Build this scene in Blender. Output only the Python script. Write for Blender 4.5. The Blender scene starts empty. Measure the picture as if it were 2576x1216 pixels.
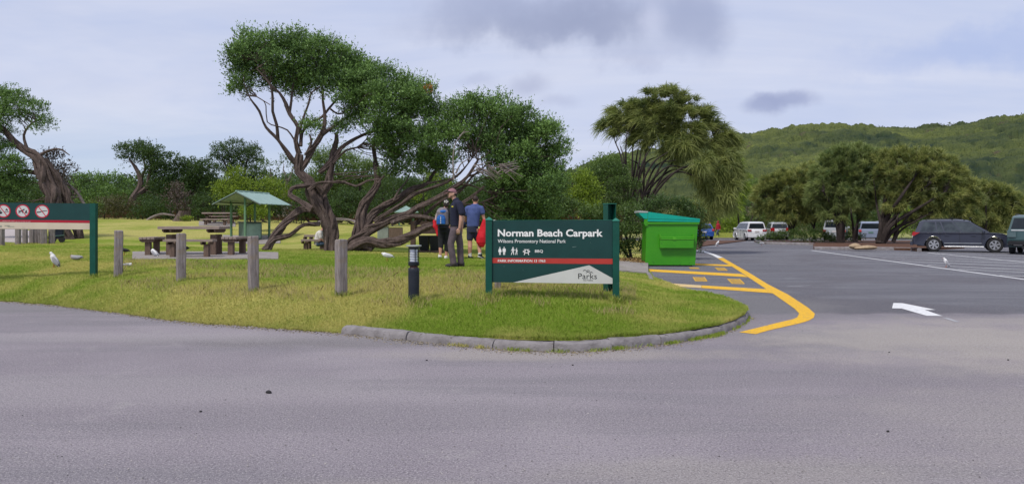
import bpy, math, random
import numpy as np
from mathutils import Vector, Matrix
R = math.radians
rnd = random.Random(7)
RNG = np.random.default_rng(11)
C = bpy.context.scene.collection
F, CX, HY, EYE = 1945.0, 1287.5, 560.0, 1.55

def W(X, Y, d):            # survey point (photo-plan units) at distance d -> world metres
    return Vector(((X-CX)/F*d, d, EYE-(Y-HY)/F*d))
def G(X, Y, z=0.0):        # point of the flat road seen at X, Y
    d = (EYE-z)*F/(Y-HY)
    return Vector(((X-CX)/F*d, d, z))

# ------------------------------------------------------------------ materials
MATS = {}
def nt_new(name):
    m = bpy.data.materials.new(name); m.use_nodes = True
    nt = m.node_tree; nt.nodes.clear()
    out = nt.nodes.new('ShaderNodeOutputMaterial')
    return m, nt, out
def N(nt, typ, **kw):
    n = nt.nodes.new(typ)
    for k, v in kw.items():
        if k.startswith('_'): setattr(n, k[1:], v)
        else: n.inputs[k].default_value = v
    return n
def c4(c): return (c[0], c[1], c[2], 1.0)
def mix(nt, fac, a, b, mode='MIX'):
    n = nt.nodes.new('ShaderNodeMix'); n.data_type = 'RGBA'; n.blend_type = mode
    for s, v in ((0, fac), (6, a), (7, b)):
        if isinstance(v, (int, float)): n.inputs[s].default_value = v
        elif isinstance(v, tuple): n.inputs[s].default_value = c4(v)
        else: nt.links.new(v, n.inputs[s])
    return n.outputs[2]
def ramp(nt, fac, lo, hi):
    n = nt.nodes.new('ShaderNodeMapRange'); n.inputs[1].default_value = lo; n.inputs[2].default_value = hi
    n.interpolation_type = 'SMOOTHSTEP'
    nt.links.new(fac, n.inputs[0]); return n.outputs[0]
def noise(nt, vec, scale, detail=4, rough=.55, dist=0):
    n = nt.nodes.new('ShaderNodeTexNoise'); n.inputs['Scale'].default_value = scale
    n.inputs['Detail'].default_value = detail; n.inputs['Roughness'].default_value = rough
    n.inputs['Distortion'].default_value = dist
    if vec is not None: nt.links.new(vec, n.inputs['Vector'])
    return n.outputs['Fac']
def mat(name, c1, c2=None, scale=8, rough=.7, bump=0, metallic=0, stretch=(1,1,1), spec=.35, wear=None, bscale=None, coat=0, wt=.60):
    if name in MATS: return MATS[name]
    m, nt, out = nt_new(name)
    b = N(nt, 'ShaderNodeBsdfPrincipled', Roughness=rough, Metallic=metallic)
    b.inputs['Specular IOR Level'].default_value = spec
    b.inputs['Coat Weight'].default_value = coat
    b.inputs['Coat Roughness'].default_value = .12
    tc = nt.nodes.new('ShaderNodeTexCoord'); mp = nt.nodes.new('ShaderNodeMapping')
    mp.inputs['Scale'].default_value = stretch
    nt.links.new(tc.outputs['Object'], mp.inputs['Vector']); v = mp.outputs['Vector']
    if c2 is None: c2 = tuple(x*.82 for x in c1)
    f = ramp(nt, noise(nt, v, scale, 6, .62), .3, .7)
    col = mix(nt, f, c1, c2)
    if wear:
        w = ramp(nt, noise(nt, v, scale*2.3, 8, .7), wt, wt+.07)
        col = mix(nt, w, col, wear)
    nt.links.new(col, b.inputs['Base Color'])
    if bump:
        bp = N(nt, 'ShaderNodeBump', Strength=bump, Distance=.02)
        nt.links.new(noise(nt, v, bscale or scale*3, 6, .7), bp.inputs['Height']); nt.links.new(bp.outputs[0], b.inputs['Normal'])
    nt.links.new(b.outputs[0], out.inputs[0]); MATS[name] = m; return m
def leafmat(name, dark, light, trans=.25, rough=.5):
    m, nt, out = nt_new(name)
    at = nt.nodes.new('ShaderNodeAttribute'); at.attribute_name = 'tint'
    col = mix(nt, at.outputs['Fac'], dark, light)
    b = N(nt, 'ShaderNodeBsdfPrincipled', Roughness=rough); b.inputs['Specular IOR Level'].default_value = .3
    nt.links.new(col, b.inputs['Base Color'])
    t = nt.nodes.new('ShaderNodeBsdfTranslucent'); nt.links.new(mix(nt, .5, col, (.2,.3,.03)), t.inputs[0])
    mx = nt.nodes.new('ShaderNodeMixShader'); mx.inputs[0].default_value = trans
    nt.links.new(b.outputs[0], mx.inputs[1]); nt.links.new(t.outputs[0], mx.inputs[2])
    nt.links.new(mx.outputs[0], out.inputs[0]); MATS[name] = m; return m

# ------------------------------------------------------------------ object helpers
def tag(o, label=None, cat=None, group=None, kind=None):
    if label: o['label'] = label
    if cat: o['category'] = cat
    if group: o['group'] = group
    if kind: o['kind'] = kind
    return o
def empty(name, loc=(0,0,0), rz=0, label=None, cat=None, group=None):
    o = bpy.data.objects.new(name, None); C.objects.link(o); o.location = loc; o.rotation_euler = (0,0,rz)
    o.empty_display_size = .2
    return tag(o, label, cat, group)
def link(name, me, m, parent=None, smooth=False):
    if m is not None and not me.materials:
        for x in (m if isinstance(m, (list,tuple)) else [m]): me.materials.append(x)
    o = bpy.data.objects.new(name, me); C.objects.link(o)
    if parent is not None: o.parent = parent
    if smooth: me.shade_smooth()
    return o
class MB:
    def __init__(s): s.v = []; s.f = []; s.mi = []; s.cur = 0
    def add(s, vs, fs):
        n = len(s.v); s.v += [tuple(v) for v in vs]; s.f += [tuple(i+n for i in f) for f in fs]; s.mi += [s.cur]*len(fs); return s
    def box(s, c, size, rz=0, bev=0, M=None):
        x, y, z = size[0]/2, size[1]/2, size[2]/2
        if bev > 0:   # chamfered vertical edges and top
            b = bev
            ring = [(x-b,-y),(x,-y+b),(x,y-b),(x-b,y),(-x+b,y),(-x,y-b),(-x,-y+b),(-x+b,-y)]
            rin = [(a*(x-b)/x, q*(y-b)/y) for a, q in ring]
            vs = [(a,q,-z) for a,q in ring]+[(a,q,z-b) for a,q in ring]+[(a,q,z) for a,q in rin]
            fs = [tuple(range(7,-1,-1)), tuple(range(16,24))]
            for k in (0,8):
                for i in range(8): fs.append((k+i, k+(i+1)%8, k+8+(i+1)%8, k+8+i))
        else:
            vs = [(a,q,w) for w in (-z,z) for a,q in ((-x,-y),(x,-y),(x,y),(-x,y))]
            fs = [(3,2,1,0),(4,5,6,7),(0,1,5,4),(1,2,6,5),(2,3,7,6),(3,0,4,7)]
        T = Matrix.Translation(Vector(c)) @ Matrix.Rotation(rz,4,'Z')
        if M is not None: T = T @ M
        return s.add([T @ Vector(v) for v in vs], fs)
    def prism(s, pts, a, b, axis='y'):      # outline in 2D extruded from a to b
        n = len(pts)
        def P(p, t): return (p[0], t, p[1]) if axis == 'y' else ((p[0], p[1], t) if axis == 'z' else (t, p[0], p[1]))
        vs = [P(p, a) for p in pts]+[P(p, b) for p in pts]
        fs = [tuple(range(n)), tuple(range(2*n-1, n-1, -1))]+[(i, n+i, n+(i+1)%n, (i+1)%n) for i in range(n)]
        return s.add(vs, fs)
    def tube(s, pts, rad, sides=8, cap=True):
        pts = [Vector(p) for p in pts]; n = len(pts)
        if not isinstance(rad, (list, tuple, np.ndarray)): rad = [rad]*n
        vs = []; up = Vector((0,0,1)); prev = None
        for i, p in enumerate(pts):
            t = (pts[min(i+1,n-1)]-pts[max(i-1,0)]).normalized()
            if prev is None:
                a = t.cross(up)
                if a.length < 1e-3: a = t.cross(Vector((1,0,0)))
            else: a = prev - t*prev.dot(t)
            if a.length < 1e-6: a = t.orthogonal()
            a.normalize(); prev = a; b = t.cross(a)
            for k in range(sides):
                w = 2*math.pi*k/sides; vs.append(p+(a*math.cos(w)+b*math.sin(w))*rad[i])
        fs = [(i*sides+k, i*sides+(k+1)%sides, (i+1)*sides+(k+1)%sides, (i+1)*sides+k) for i in range(n-1) for k in range(sides)]
        if cap: fs += [tuple(range(sides-1,-1,-1)), tuple((n-1)*sides+k for k in range(sides))]
        return s.add(vs, fs)
    def lathe(s, prof, sides=16, c=(0,0,0), sx=1, sy=1):
        n = len(prof); vs = []
        for r, z in prof:
            for k in range(sides):
                w = 2*math.pi*k/sides; vs.append((c[0]+r*sx*math.cos(w), c[1]+r*sy*math.sin(w), c[2]+z))
        fs = [(i*sides+k, i*sides+(k+1)%sides, (i+1)*sides+(k+1)%sides, (i+1)*sides+k) for i in range(n-1) for k in range(sides)]
        fs += [tuple(range(sides-1,-1,-1)), tuple((n-1)*sides+k for k in range(sides))]
        return s.add(vs, fs)
    def ell(s, c, r, seg=12, rings=8, M=None):
        vs = []; fs = []
        for i in range(rings+1):
            th = math.pi*i/rings
            for k in range(seg):
                w = 2*math.pi*k/seg; v = Vector((r[0]*math.sin(th)*math.cos(w), r[1]*math.sin(th)*math.sin(w), r[2]*math.cos(th)))
                if M is not None: v = M @ v
                vs.append(Vector(c)+v)
        for i in range(rings):
            for k in range(seg):
                fs.append((i*seg+k, (i+1)*seg+k, (i+1)*seg+(k+1)%seg, i*seg+(k+1)%seg))
        return s.add(vs, fs)
    def build(s, name, m, parent=None, smooth=False):
        me = bpy.data.meshes.new(name); me.from_pydata(s.v, [], s.f)
        ms = m if isinstance(m, (list, tuple)) else [m]
        for x in ms: me.materials.append(x)
        if len(ms) > 1: me.polygons.foreach_set('material_index', s.mi)
        me.validate(); me.update()
        o = link(name, me, None, parent)
        if smooth:
            me.shade_smooth()
            if hasattr(me, 'set_sharp_from_angle'): me.set_sharp_from_angle(angle=R(38))
        return o
def arrmesh(name, V, Q, tint=None, m=None, parent=None, smooth=False):   # V (n,3), Q (f,k) arrays
    me = bpy.data.meshes.new(name); k = Q.shape[1]; nf = len(Q)
    me.vertices.add(len(V)); me.vertices.foreach_set('co', np.ascontiguousarray(V, dtype=np.float32).ravel())
    me.loops.add(nf*k); me.loops.foreach_set('vertex_index', np.ascontiguousarray(Q, dtype=np.int32).ravel())
    me.polygons.add(nf); me.polygons.foreach_set('loop_start', np.arange(0, nf*k, k, dtype=np.int32))
    if tint is not None:
        a = me.attributes.new('tint', 'FLOAT', 'POINT'); a.data.foreach_set('value', tint.astype(np.float32))
    me.update(calc_edges=True)
    if smooth: me.shade_smooth()
    return link(name, me, m, parent)
def vnoise(x, y, s, seed=0):
    g = np.random.default_rng(seed).random((64,64))
    x = np.asarray(x)/s; y = np.asarray(y)/s
    xi = np.floor(x).astype(int); yi = np.floor(y).astype(int); fx = x-xi; fy = y-yi
    fx = fx*fx*(3-2*fx); fy = fy*fy*(3-2*fy)
    a = g[xi%64, yi%64]; b = g[(xi+1)%64, yi%64]; c = g[xi%64, (yi+1)%64]; d = g[(xi+1)%64, (yi+1)%64]
    return (a*(1-fx)+b*fx)*(1-fy)+(c*(1-fx)+d*fx)*fy
def fnoise(x, y, s, seed=0): return (vnoise(x,y,s,seed)*.5+vnoise(x,y,s*.47,seed+1)*.3+vnoise(x,y,s*.2,seed+2)*.2)

# ------------------------------------------------------------------ terrain of the lawn
EDGE = [(-600,700),(-300,728),(0,757),(100,764),(200,775),(300,787),(430,805),(520,814),(640,822),(750,829),(850,837)]
KERB = [(858,838),(1000,853),(1150,868),(1300,880),(1450,883),(1600,872),(1690,862),(1750,852),(1810,840),(1850,825),(1872,812),(1880,799)]
ex = np.array([p[0] for p in EDGE]+[p[0] for p in KERB]); ey = np.array([p[1] for p in EDGE]+[p[1] for p in KERB], float)
ed = EYE*F/(ey-HY)
_en = np.random.default_rng(8).random(900)
def edge_d(X):
    X = np.asarray(X, float); j = (_en[(np.floor(X/7).astype(int))%900]-.5)*.10+(_en[(np.floor(X/31).astype(int))%900]-.5)*.14
    return np.interp(X, ex, ed) + np.where(X > 856, .10, j)
TX = [-300,0,300,640,860,1220,1550,1640,1700,1880]
TU = [0,1.5,3,6,10,16,24,35,60]
TZ = np.array([
 [-.012,.38,.50,.64,.74,.82,1.1,1.75,2.2],
 [-.012,.36,.46,.62,.72,.80,1.1,1.75,2.2],
 [-.012,.38,.48,.60,.68,.74,1.0,1.75,2.1],
 [-.012,.36,.45,.56,.68,.64,.56,1.55,1.9],
 [-.012,.34,.42,.52,.60,.64,.65,1.5,1.8],
 [.11,.27,.42,.50,.48,.50,.55,1.1,1.4],
 [.12,.26,.36,.34,.20,.15,.12,.12,.12],
 [.12,.22,.26,.22,.10,.06,.06,.06,.06],
 [.12,.17,.20,.10,.06,.05,.05,.05,.05],
 [.12,.12,.10,.06,.05,.05,.05,.05,.05]])
def T(X, d):
    X = np.asarray(X, float); d = np.asarray(d, float); u = np.clip(d-edge_d(X), 0, 59.9)
    i = np.clip(np.searchsorted(TX, X, side='right')-1, 0, len(TX)-2); j = np.clip(np.searchsorted(TU, u, side='right')-1, 0, len(TU)-2)
    tx = np.array(TX, float); tu = np.array(TU, float)
    a = np.clip((X-tx[i])/(tx[i+1]-tx[i]), 0, 1); b = (u-tu[j])/(tu[j+1]-tu[j])
    return (TZ[i,j]*(1-a)+TZ[i+1,j]*a)*(1-b)+(TZ[i,j+1]*(1-a)+TZ[i+1,j+1]*a)*b
def H(x, y): return float(T(CX+F*x/y, y))
def P(X, d, dz=0):         # a point standing on the lawn
    x = (X-CX)/F*d; return Vector((x, d, float(T(X, d))+dz))

# ------------------------------------------------------------------ foliage and limbs
class Leaves:
    def __init__(s): s.B=[]; s.D=[]; s.L=[]; s.Wd=[]; s.t=[]
    def add(s, B, D, L, Wd, t): s.B.append(B); s.D.append(D); s.L.append(L); s.Wd.append(Wd); s.t.append(t)
    def build(s, name, m, parent, rng=RNG):
        B = np.concatenate(s.B); D = np.concatenate(s.D); L = np.concatenate(s.L)[:,None]; Wd = np.concatenate(s.Wd)[:,None]; t = np.concatenate(s.t)
        D = D/np.maximum(np.linalg.norm(D, axis=1, keepdims=True), 1e-6)
        r = rng.normal(size=D.shape); S = np.cross(D, r); S /= np.maximum(np.linalg.norm(S, axis=1, keepdims=True), 1e-6)
        V = np.stack([B, B+D*L*.45+S*Wd/2, B+D*L, B+D*L*.45-S*Wd/2], 1).reshape(-1,3)
        Q = np.arange(len(V)).reshape(-1,4)
        return arrmesh(name, V, Q, np.repeat(np.clip(t,0,1), 4), m, parent)
def unit(n, rng=RNG):
    v = rng.normal(size=(n,3)); return v/np.linalg.norm(v, axis=1, keepdims=True)
def clump_leaves(lv, cen, rc, n, leaf, up=.5, ct=None, nl=7, spike=.0, rng=RNG, squash=.8):
    """cen (k,3) clump centres; sprigs of small leaves all round each, pointing out and up"""
    k = len(cen); n = int(n*1.3)
    if ct is None: ct = rng.random(k)
    idx = np.repeat(np.arange(k), n); m = len(idx)
    o = unit(m, rng); o[:,2] = np.where(rng.random(m) < .7, np.abs(o[:,2]), o[:,2])
    rr = rc*(.55+.5*rng.random((m,1)))
    base = cen[idx]+o*rr*np.array([1,1,squash])
    ax = o*.7+np.array([0,0,up])+rng.normal(size=(m,3))*.3; ax /= np.linalg.norm(ax,axis=1,keepdims=True)
    sl = leaf*(2.2+spike*rng.random(m)**3*6)
    i2 = np.repeat(np.arange(m), nl); q = len(i2)
    al = rng.random(q); side = unit(q, rng)
    B = base[i2]+ax[i2]*(al*sl[i2])[:,None]
    D = ax[i2]*.8+side*.75
    t = ct[idx][i2]*.45+.35*rng.random(q)+.25*(al > .6)
    L = leaf*(.5+1.0*rng.random(q)**1.5)
    lv.add(B, D, L, L*.42, t)
def blob_clumps(c, r, dens, rc, rng=RNG, shell=.72):
    """clump centres spread through an ellipsoid, most near its skin"""
    r = np.array(r, float); vol = r[0]*r[1]*r[2]
    n = max(4, int(2.1*dens*(vol**(2/3))/(rc*rc)))
    d = unit(n, rng); rad = shell+(1-shell)*rng.random((n,1)); ins = rng.random(n) < .22
    rad[ins] *= rng.random((ins.sum(),1))
    return np.array(c)+d*rad*np.maximum(r-rc*.25, r*.4)
def catmull(pts, rad, step=.12):
    P_ = [np.array(p, float) for p in pts]; P_ = [2*P_[0]-P_[1]]+P_+[2*P_[-1]-P_[-2]]; Rr = [rad[0]]+list(rad)+[rad[-1]]
    o = []; q = []
    for i in range(1, len(P_)-2):
        p0,p1,p2,p3 = P_[i-1:i+3]; n = max(2, int(np.linalg.norm(p2-p1)/step))
        for k in range(n):
            t = k/n
            o.append(.5*((2*p1)+(-p0+p2)*t+(2*p0-5*p1+4*p2-p3)*t*t+(-p0+3*p1-3*p2+p3)*t**3)); q.append(Rr[i]*(1-t)+Rr[i+1]*t)
    o.append(P_[-2]); q.append(Rr[-2]); return np.array(o), np.array(q)
def limb(mb, pts, rad, strands=1, twist=2.2, nodes=None, sides=6, wob=.0, rg=rnd):
    n = len(pts)
    if len(rad) != n: rad = np.interp(np.linspace(0,1,n), np.linspace(0,1,len(rad)), rad)
    c, r = catmull(pts, rad, .16 if max(rad) > .05 else .3)
    if nodes is not None:
        for a, b in zip(c[1:], r[1:]): nodes.append((a[0], a[1], a[2], b))
    if wob: c = c+RNG.normal(size=c.shape)*wob
    if strands < 2: mb.tube(c, r, sides); return
    tg = np.gradient(c, axis=0); tg /= np.linalg.norm(tg, axis=1, keepdims=True)+1e-9
    a = np.cross(tg, np.array([0,1,0.3])); a /= np.linalg.norm(a,axis=1,keepdims=True)+1e-9; b = np.cross(tg, a)
    s = np.concatenate([[0], np.cumsum(np.linalg.norm(np.diff(c,axis=0),axis=1))])
    mb.tube(c, r*.66, 7); strands += 3
    for k in range(strands):
        ph = 2*math.pi*k/strands+rg.random()*.8; tw = twist*(.7+.6*rg.random()); wv = rg.random()*6
        an = ph+tw*s*.6+.7*np.sin(s*1.9+wv)
        off = r*(.68+.14*np.sin(s*4+wv*2))
        pp = c+(a*np.cos(an)[:,None]+b*np.sin(an)[:,None])*off[:,None]
        mb.tube(pp, r*(.27+.10*np.sin(s*5.3+wv*3)+.05*rg.random()), 6)
def twigs(mb, nodes, targets, r0=.016, frac=1.0, rg=rnd, maxd=3.5, sag=0.):
    nd = np.array(nodes); cnt = 0
    for t in targets:
        if rg.random() > frac: continue
        d = np.linalg.norm(nd[:,:3]-t, axis=1)+np.maximum(0, nd[:,2]-t[2])*.8
        i = int(np.argmin(d+np.random.default_rng(cnt).random(len(d))*.5)); cnt += 1
        if d[i] > maxd: continue
        a = nd[i,:3]; v = t-a; L = np.linalg.norm(v)
        if L < .1: continue
        m1 = a+v*.35+np.array([rg.uniform(-.14,.14),rg.uniform(-.14,.14),rg.uniform(-.05,.15)-sag])*L
        m2 = a+v*.7+np.array([rg.uniform(-.1,.1),rg.uniform(-.1,.1),rg.uniform(-.05,.1)-sag])*L
        mb.tube([a,m1,m2,t], [r0*1.3,r0,r0*.75,r0*.35], 4, cap=False)
# ------------------------------------------------------------------ light, camera
sc = bpy.context.scene
cam = bpy.data.cameras.new('camera'); co = bpy.data.objects.new('camera', cam); C.objects.link(co)
co.location = (0,0,EYE); co.rotation_euler = (R(90),0,0)
cam.sensor_width = 36; cam.lens = F/2575*36; cam.shift_y = (HY-608)/2575; cam.clip_end = 6000; cam.clip_start = .05
sc.camera = co
sc.view_settings.view_transform = 'Standard'; sc.view_settings.look = 'None'; sc.view_settings.exposure = 0; sc.view_settings.gamma = 1
SUN_EL, SUN_AZ = 56, 215       # azimuth clockwise from +Y
w = bpy.data.worlds.new("World"); sc.world = w; w.use_nodes = True
nt = w.node_tree; nt.nodes.clear(); out = nt.nodes.new('ShaderNodeOutputWorld'); bg = nt.nodes.new('ShaderNodeBackground')
sky = nt.nodes.new('ShaderNodeTexSky'); sky.sky_type = 'NISHITA'; sky.sun_disc = False
sky.sun_elevation = R(SUN_EL); sky.sun_rotation = R(SUN_AZ)
tc = nt.nodes.new('ShaderNodeTexCoord'); gen = tc.outputs['Generated']
def vm(op, a, b=None):
    n = nt.nodes.new('ShaderNodeVectorMath'); n.operation = op
    for i, v in enumerate((a, b)):
        if v is None: continue
        if isinstance(v, tuple): n.inputs[i].default_value = v
        else: nt.links.new(v, n.inputs[i])
    return n
def ma(op, a, b=None, c=None):
    n = nt.nodes.new('ShaderNodeMath'); n.operation = op
    for i, v in enumerate((a, b, c)):
        if v is None: continue
        if isinstance(v, (int, float)): n.inputs[i].default_value = v
        else: nt.links.new(v, n.inputs[i])
    return n.outputs[0]
sep = nt.nodes.new('ShaderNodeSeparateXYZ'); nt.links.new(gen, sep.inputs[0])
zz = ma('ADD', ma('MAXIMUM', sep.outputs[2], 0), .22)
comb = nt.nodes.new('ShaderNodeCombineXYZ')
nt.links.new(ma('DIVIDE', sep.outputs[0], zz), comb.inputs[0]); nt.links.new(ma('DIVIDE', sep.outputs[1], zz), comb.inputs[1])
pl = comb.outputs[0]                     # the cloud deck seen as a plane overhead
wisp = ramp(nt, noise(nt, vm('MULTIPLY', pl, (.5,1.1,1)).outputs[0], 1.1, 5, .6, .6), .32, .72)
fine = noise(nt, pl, 3.5, 5, .6, .3)
skyc = nt.nodes.new('ShaderNodeMix'); skyc.data_type = 'RGBA'; skyc.blend_type = 'MULTIPLY'; skyc.inputs[0].default_value = 1
nt.links.new(sky.outputs[0], skyc.inputs[6]); skyc.inputs[7].default_value = (.10,.10,.10,1)
cl = mix(nt, wisp, (.56,.63,.86), (.74,.77,.92))
cl = mix(nt, ma('MULTIPLY', ramp(nt, fine, .35, .7), .25), cl, (.66,.69,.84))
# lower sky: a touch bluer towards the sea on the left, paler to the right
low = ma('MULTIPLY', ramp(nt, sep.outputs[2], .16, .03), ramp(nt, sep.outputs[0], .05, -.45))
cl = mix(nt, ma('MULTIPLY', low, .6), cl, (.47,.62,.80))
col = mix(nt, .10, cl, skyc.outputs[2])
wn = nt.nodes.new('ShaderNodeTexNoise'); wn.inputs['Scale'].default_value = 7; wn.inputs['Detail'].default_value = 5; wn.inputs['Roughness'].default_value = .62
nt.links.new(gen, wn.inputs['Vector'])
warp = vm('MULTIPLY', vm('SUBTRACT', wn.outputs['Color'], (.5,.5,.5)).outputs[0], (.17,.17,.15)).outputs[0]
gw = vm('ADD', gen, warp).outputs[0]
gw2 = vm('ADD', gen, vm('MULTIPLY', warp, (.38,.38,.38)).outputs[0]).outputs[0]
def cloud(X, Y, rx, ry, strength, c, soft=.55):
    global col
    d = Vector(((X-CX)/F, 1, (HY-Y)/F)).normalized(); s = 1/F*.93
    v = vm('MULTIPLY', vm('SUBTRACT', gw if rx > 120 else gw2, tuple(d)).outputs[0], (1/(rx*s), 1/(rx*s), 1/(ry*s))).outputs[0]
    L = vm('LENGTH', v).outputs['Value']
    f = ma('MULTIPLY', ramp(nt, L, 1.25, 1.25-soft*1.6), strength)
    col = mix(nt, f, col, c)
DK = (.33,.375,.55)
cloud(1330,30,340,95,.75,(.38,.43,.62)); cloud(1480,70,350,100,.8,DK,.7); cloud(1260,110,150,45,.35,DK,.7)
cloud(1755,55,95,110,.75,(.37,.42,.61),.6); cloud(1620,170,130,45,.4,(.40,.44,.63),.7); cloud(1650,60,45,55,.5,(.62,.66,.85),.7)
cloud(1925,272,62,30,.8,(.34,.39,.60),.6); cloud(1985,255,78,26,.8,(.35,.40,.61),.6); cloud(1340,222,70,36,.6,(.42,.46,.64),.7); cloud(1410,265,55,20,.35,(.43,.47,.66),.7)
cloud(2480,130,420,70,.55,(.40,.50,.80),.7); cloud(1200,215,70,22,.35,(.43,.47,.66),.7); cloud(1510,395,50,20,.35,(.43,.47,.66),.7)
nt.links.new(col, bg.inputs[0]); bg.inputs[1].default_value = 1.0; nt.links.new(bg.outputs[0], out.inputs[0])
sl = bpy.data.lights.new('sun', 'SUN'); so = bpy.data.objects.new('sun', sl); C.objects.link(so)
sl.energy = 2.8; sl.angle = R(9); sl.color = (1,.95,.86)
az, el = R(SUN_AZ), R(SUN_EL); sd = Vector((math.sin(az)*math.cos(el), math.cos(az)*math.cos(el), math.sin(el)))
so.rotation_euler = sd.to_track_quat('Z','Y').to_euler(); so.location = (0,0,30)

# ------------------------------------------------------------------ ground, road
def sheet(name, pts, z, m, kind='structure'):
    mb = MB(); mb.add([(p[0],p[1],z) for p in pts], [tuple(range(len(pts)))])
    o = mb.build(name, m); 
    if kind: tag(o, kind=kind)
    return o
m_ground = mat('dry_ground', (.10,.11,.03), (.16,.13,.06), .8, .95, .3)
sheet('ground', [(-900,-60),(1500,-60),(1500,1600),(-900,1600)], -.03, m_ground)
# asphalt
m, nt2, out2 = nt_new('asphalt'); 
b = N(nt2, 'ShaderNodeBsdfPrincipled', Roughness=.9); b.inputs['Specular IOR Level'].default_value = .25
g = nt2.nodes.new('ShaderNodeNewGeometry'); pos = g.outputs['Position']
mpn = nt2.nodes.new('ShaderNodeMapping'); mpn.inputs['Rotation'].default_value = (0,0,R(-14)); mpn.inputs['Scale'].default_value = (.22,1.5,1); nt2.links.new(pos, mpn.inputs['Vector'])
big = noise(nt2, pos, .22, 3, .6, .4); med = noise(nt2, pos, 1.3, 6, .65); streak = noise(nt2, mpn.outputs[0], .8, 4, .6, .3)
grain = noise(nt2, pos, 62, 2, .9); grain2 = noise(nt2, pos, 22, 6, .85)
col = mix(nt2, ramp(nt2, big, .35, .65), (.242,.212,.240), (.315,.280,.306))
col = mix(nt2, ramp(nt2, streak, .42, .66), col, (.222,.203,.225))
col = mix(nt2, ramp(nt2, med, .58, .75), col, (.34,.312,.32))
# darker, bluer tone over the far car park, its ragged edge near 13 m
sp = nt2.nodes.new('ShaderNodeSeparateXYZ'); nt2.links.new(pos, sp.inputs[0])
def m2(op, a, b=None):
    n = nt2.nodes.new('ShaderNodeMath'); n.operation = op
    for i, v in enumerate((a, b)):
        if v is None: continue
        if isinstance(v, (int, float)): n.inputs[i].default_value = v
        else: nt2.links.new(v, n.inputs[i])
    return n.outputs[0]
yy = m2('ADD', sp.outputs[1], m2('MULTIPLY', m2('SUBTRACT', med, .5), 1.2))
far = m2('MULTIPLY', ramp(nt2, yy, 12.9, 13.5), ramp(nt2, sp.outputs[0], 2.0, 3.2))
fcol = mix(nt2, ramp(nt2, streak, .38, .66), (.088,.094,.115), (.145,.150,.172))
fcol = mix(nt2, ramp(nt2, big, .48, .62), fcol, (.080,.080,.098))
col = mix(nt2, m2('MULTIPLY', far, .92), col, fcol)
# dark strip along the kerb and a sandy wash at the kerb's lowest point
def spot(cx, cy, rx, ry, c, amt):
    global col
    v = nt2.nodes.new('ShaderNodeVectorMath'); v.operation = 'SUBTRACT'; nt2.links.new(pos, v.inputs[0]); v.inputs[1].default_value = (cx,cy,0)
    v2 = nt2.nodes.new('ShaderNodeVectorMath'); v2.operation = 'MULTIPLY'; nt2.links.new(v.outputs[0], v2.inputs[0]); v2.inputs[1].default_value = (1/rx,1/ry,0)
    v3 = nt2.nodes.new('ShaderNodeVectorMath'); v3.operation = 'LENGTH'; nt2.links.new(v2.outputs[0], v3.inputs[0])
    d = m2('ADD', v3.outputs['Value'], m2('MULTIPLY', m2('SUBTRACT', med, .5), 1.5))
    col = mix(nt2, m2('MULTIPLY', ramp(nt2, d, 1.3, .4), amt), col, c)
spot(-2.2,10.1,3.2,.55,(.19,.175,.18),.75); spot(-8.6,14.2,5,1.1,(.19,.18,.19),.7); spot(4.1,10.2,1.6,.7,(.22,.2,.2),.5)
spot(.5,9.15,2.2,.5,(.38,.34,.30),.6); spot(5.4,10.5,2.2,1.4,(.37,.34,.31),.6); spot(4.6,15,1.7,2.4,(.17,.165,.17),.7)
spot(3.3,17.3,1.6,1.6,(.30,.27,.26),.6); spot(8,9.5,4.5,2.6,(.40,.36,.325),.75); spot(5.5,6,3.2,1.6,(.36,.325,.31),.5); spot(-4,7.2,4,.8,(.36,.325,.34),.5); spot(-1,6.2,3,.5,(.21,.19,.21),.5); spot(3,7.6,3.5,.35,(.22,.20,.22),.5); spot(-6,10.5,5,.5,(.36,.33,.34),.5); spot(1.5,4.8,1.6,.35,(.36,.33,.29),.4); spot(9.5,12.2,4,.7,(.36,.33,.30),.5); spot(-.8,4.4,.8,.3,(.37,.34,.29),.35)
col = mix(nt2, m2('MULTIPLY', ramp(nt2, grain2, .52, .62), .5), col, (.15,.135,.15)); col = mix(nt2, m2('MULTIPLY', ramp(nt2, grain2, .47, .38), .45), col, (.36,.34,.33)); 
col = mix(nt2, m2('MULTIPLY', ramp(nt2, grain, .54, .66), .72), col, (.50,.47,.47))
col = mix(nt2, m2('MULTIPLY', ramp(nt2, grain, .45, .34), .78), col, (.10,.09,.10))
nt2.links.new(col, b.inputs['Base Color'])
bp = N(nt2, 'ShaderNodeBump', Strength=.9, Distance=.02); nt2.links.new(grain, bp.inputs['Height']); nt2.links.new(bp.outputs[0], b.inputs['Normal'])
nt2.links.new(b.outputs[0], out2.inputs[0]); m_asph = m
sheet('road', [(-60,-30),(90,-30),(90,73),(-60,73)], 0, m_asph)
m_verge = mat('verge', (.20,.24,.05), (.27,.24,.09), 1.5, .95, .3)
sheet('verge', [(-60,73.2),(150,73.2),(150,140),(-60,140)], .05, m_verge)

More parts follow.
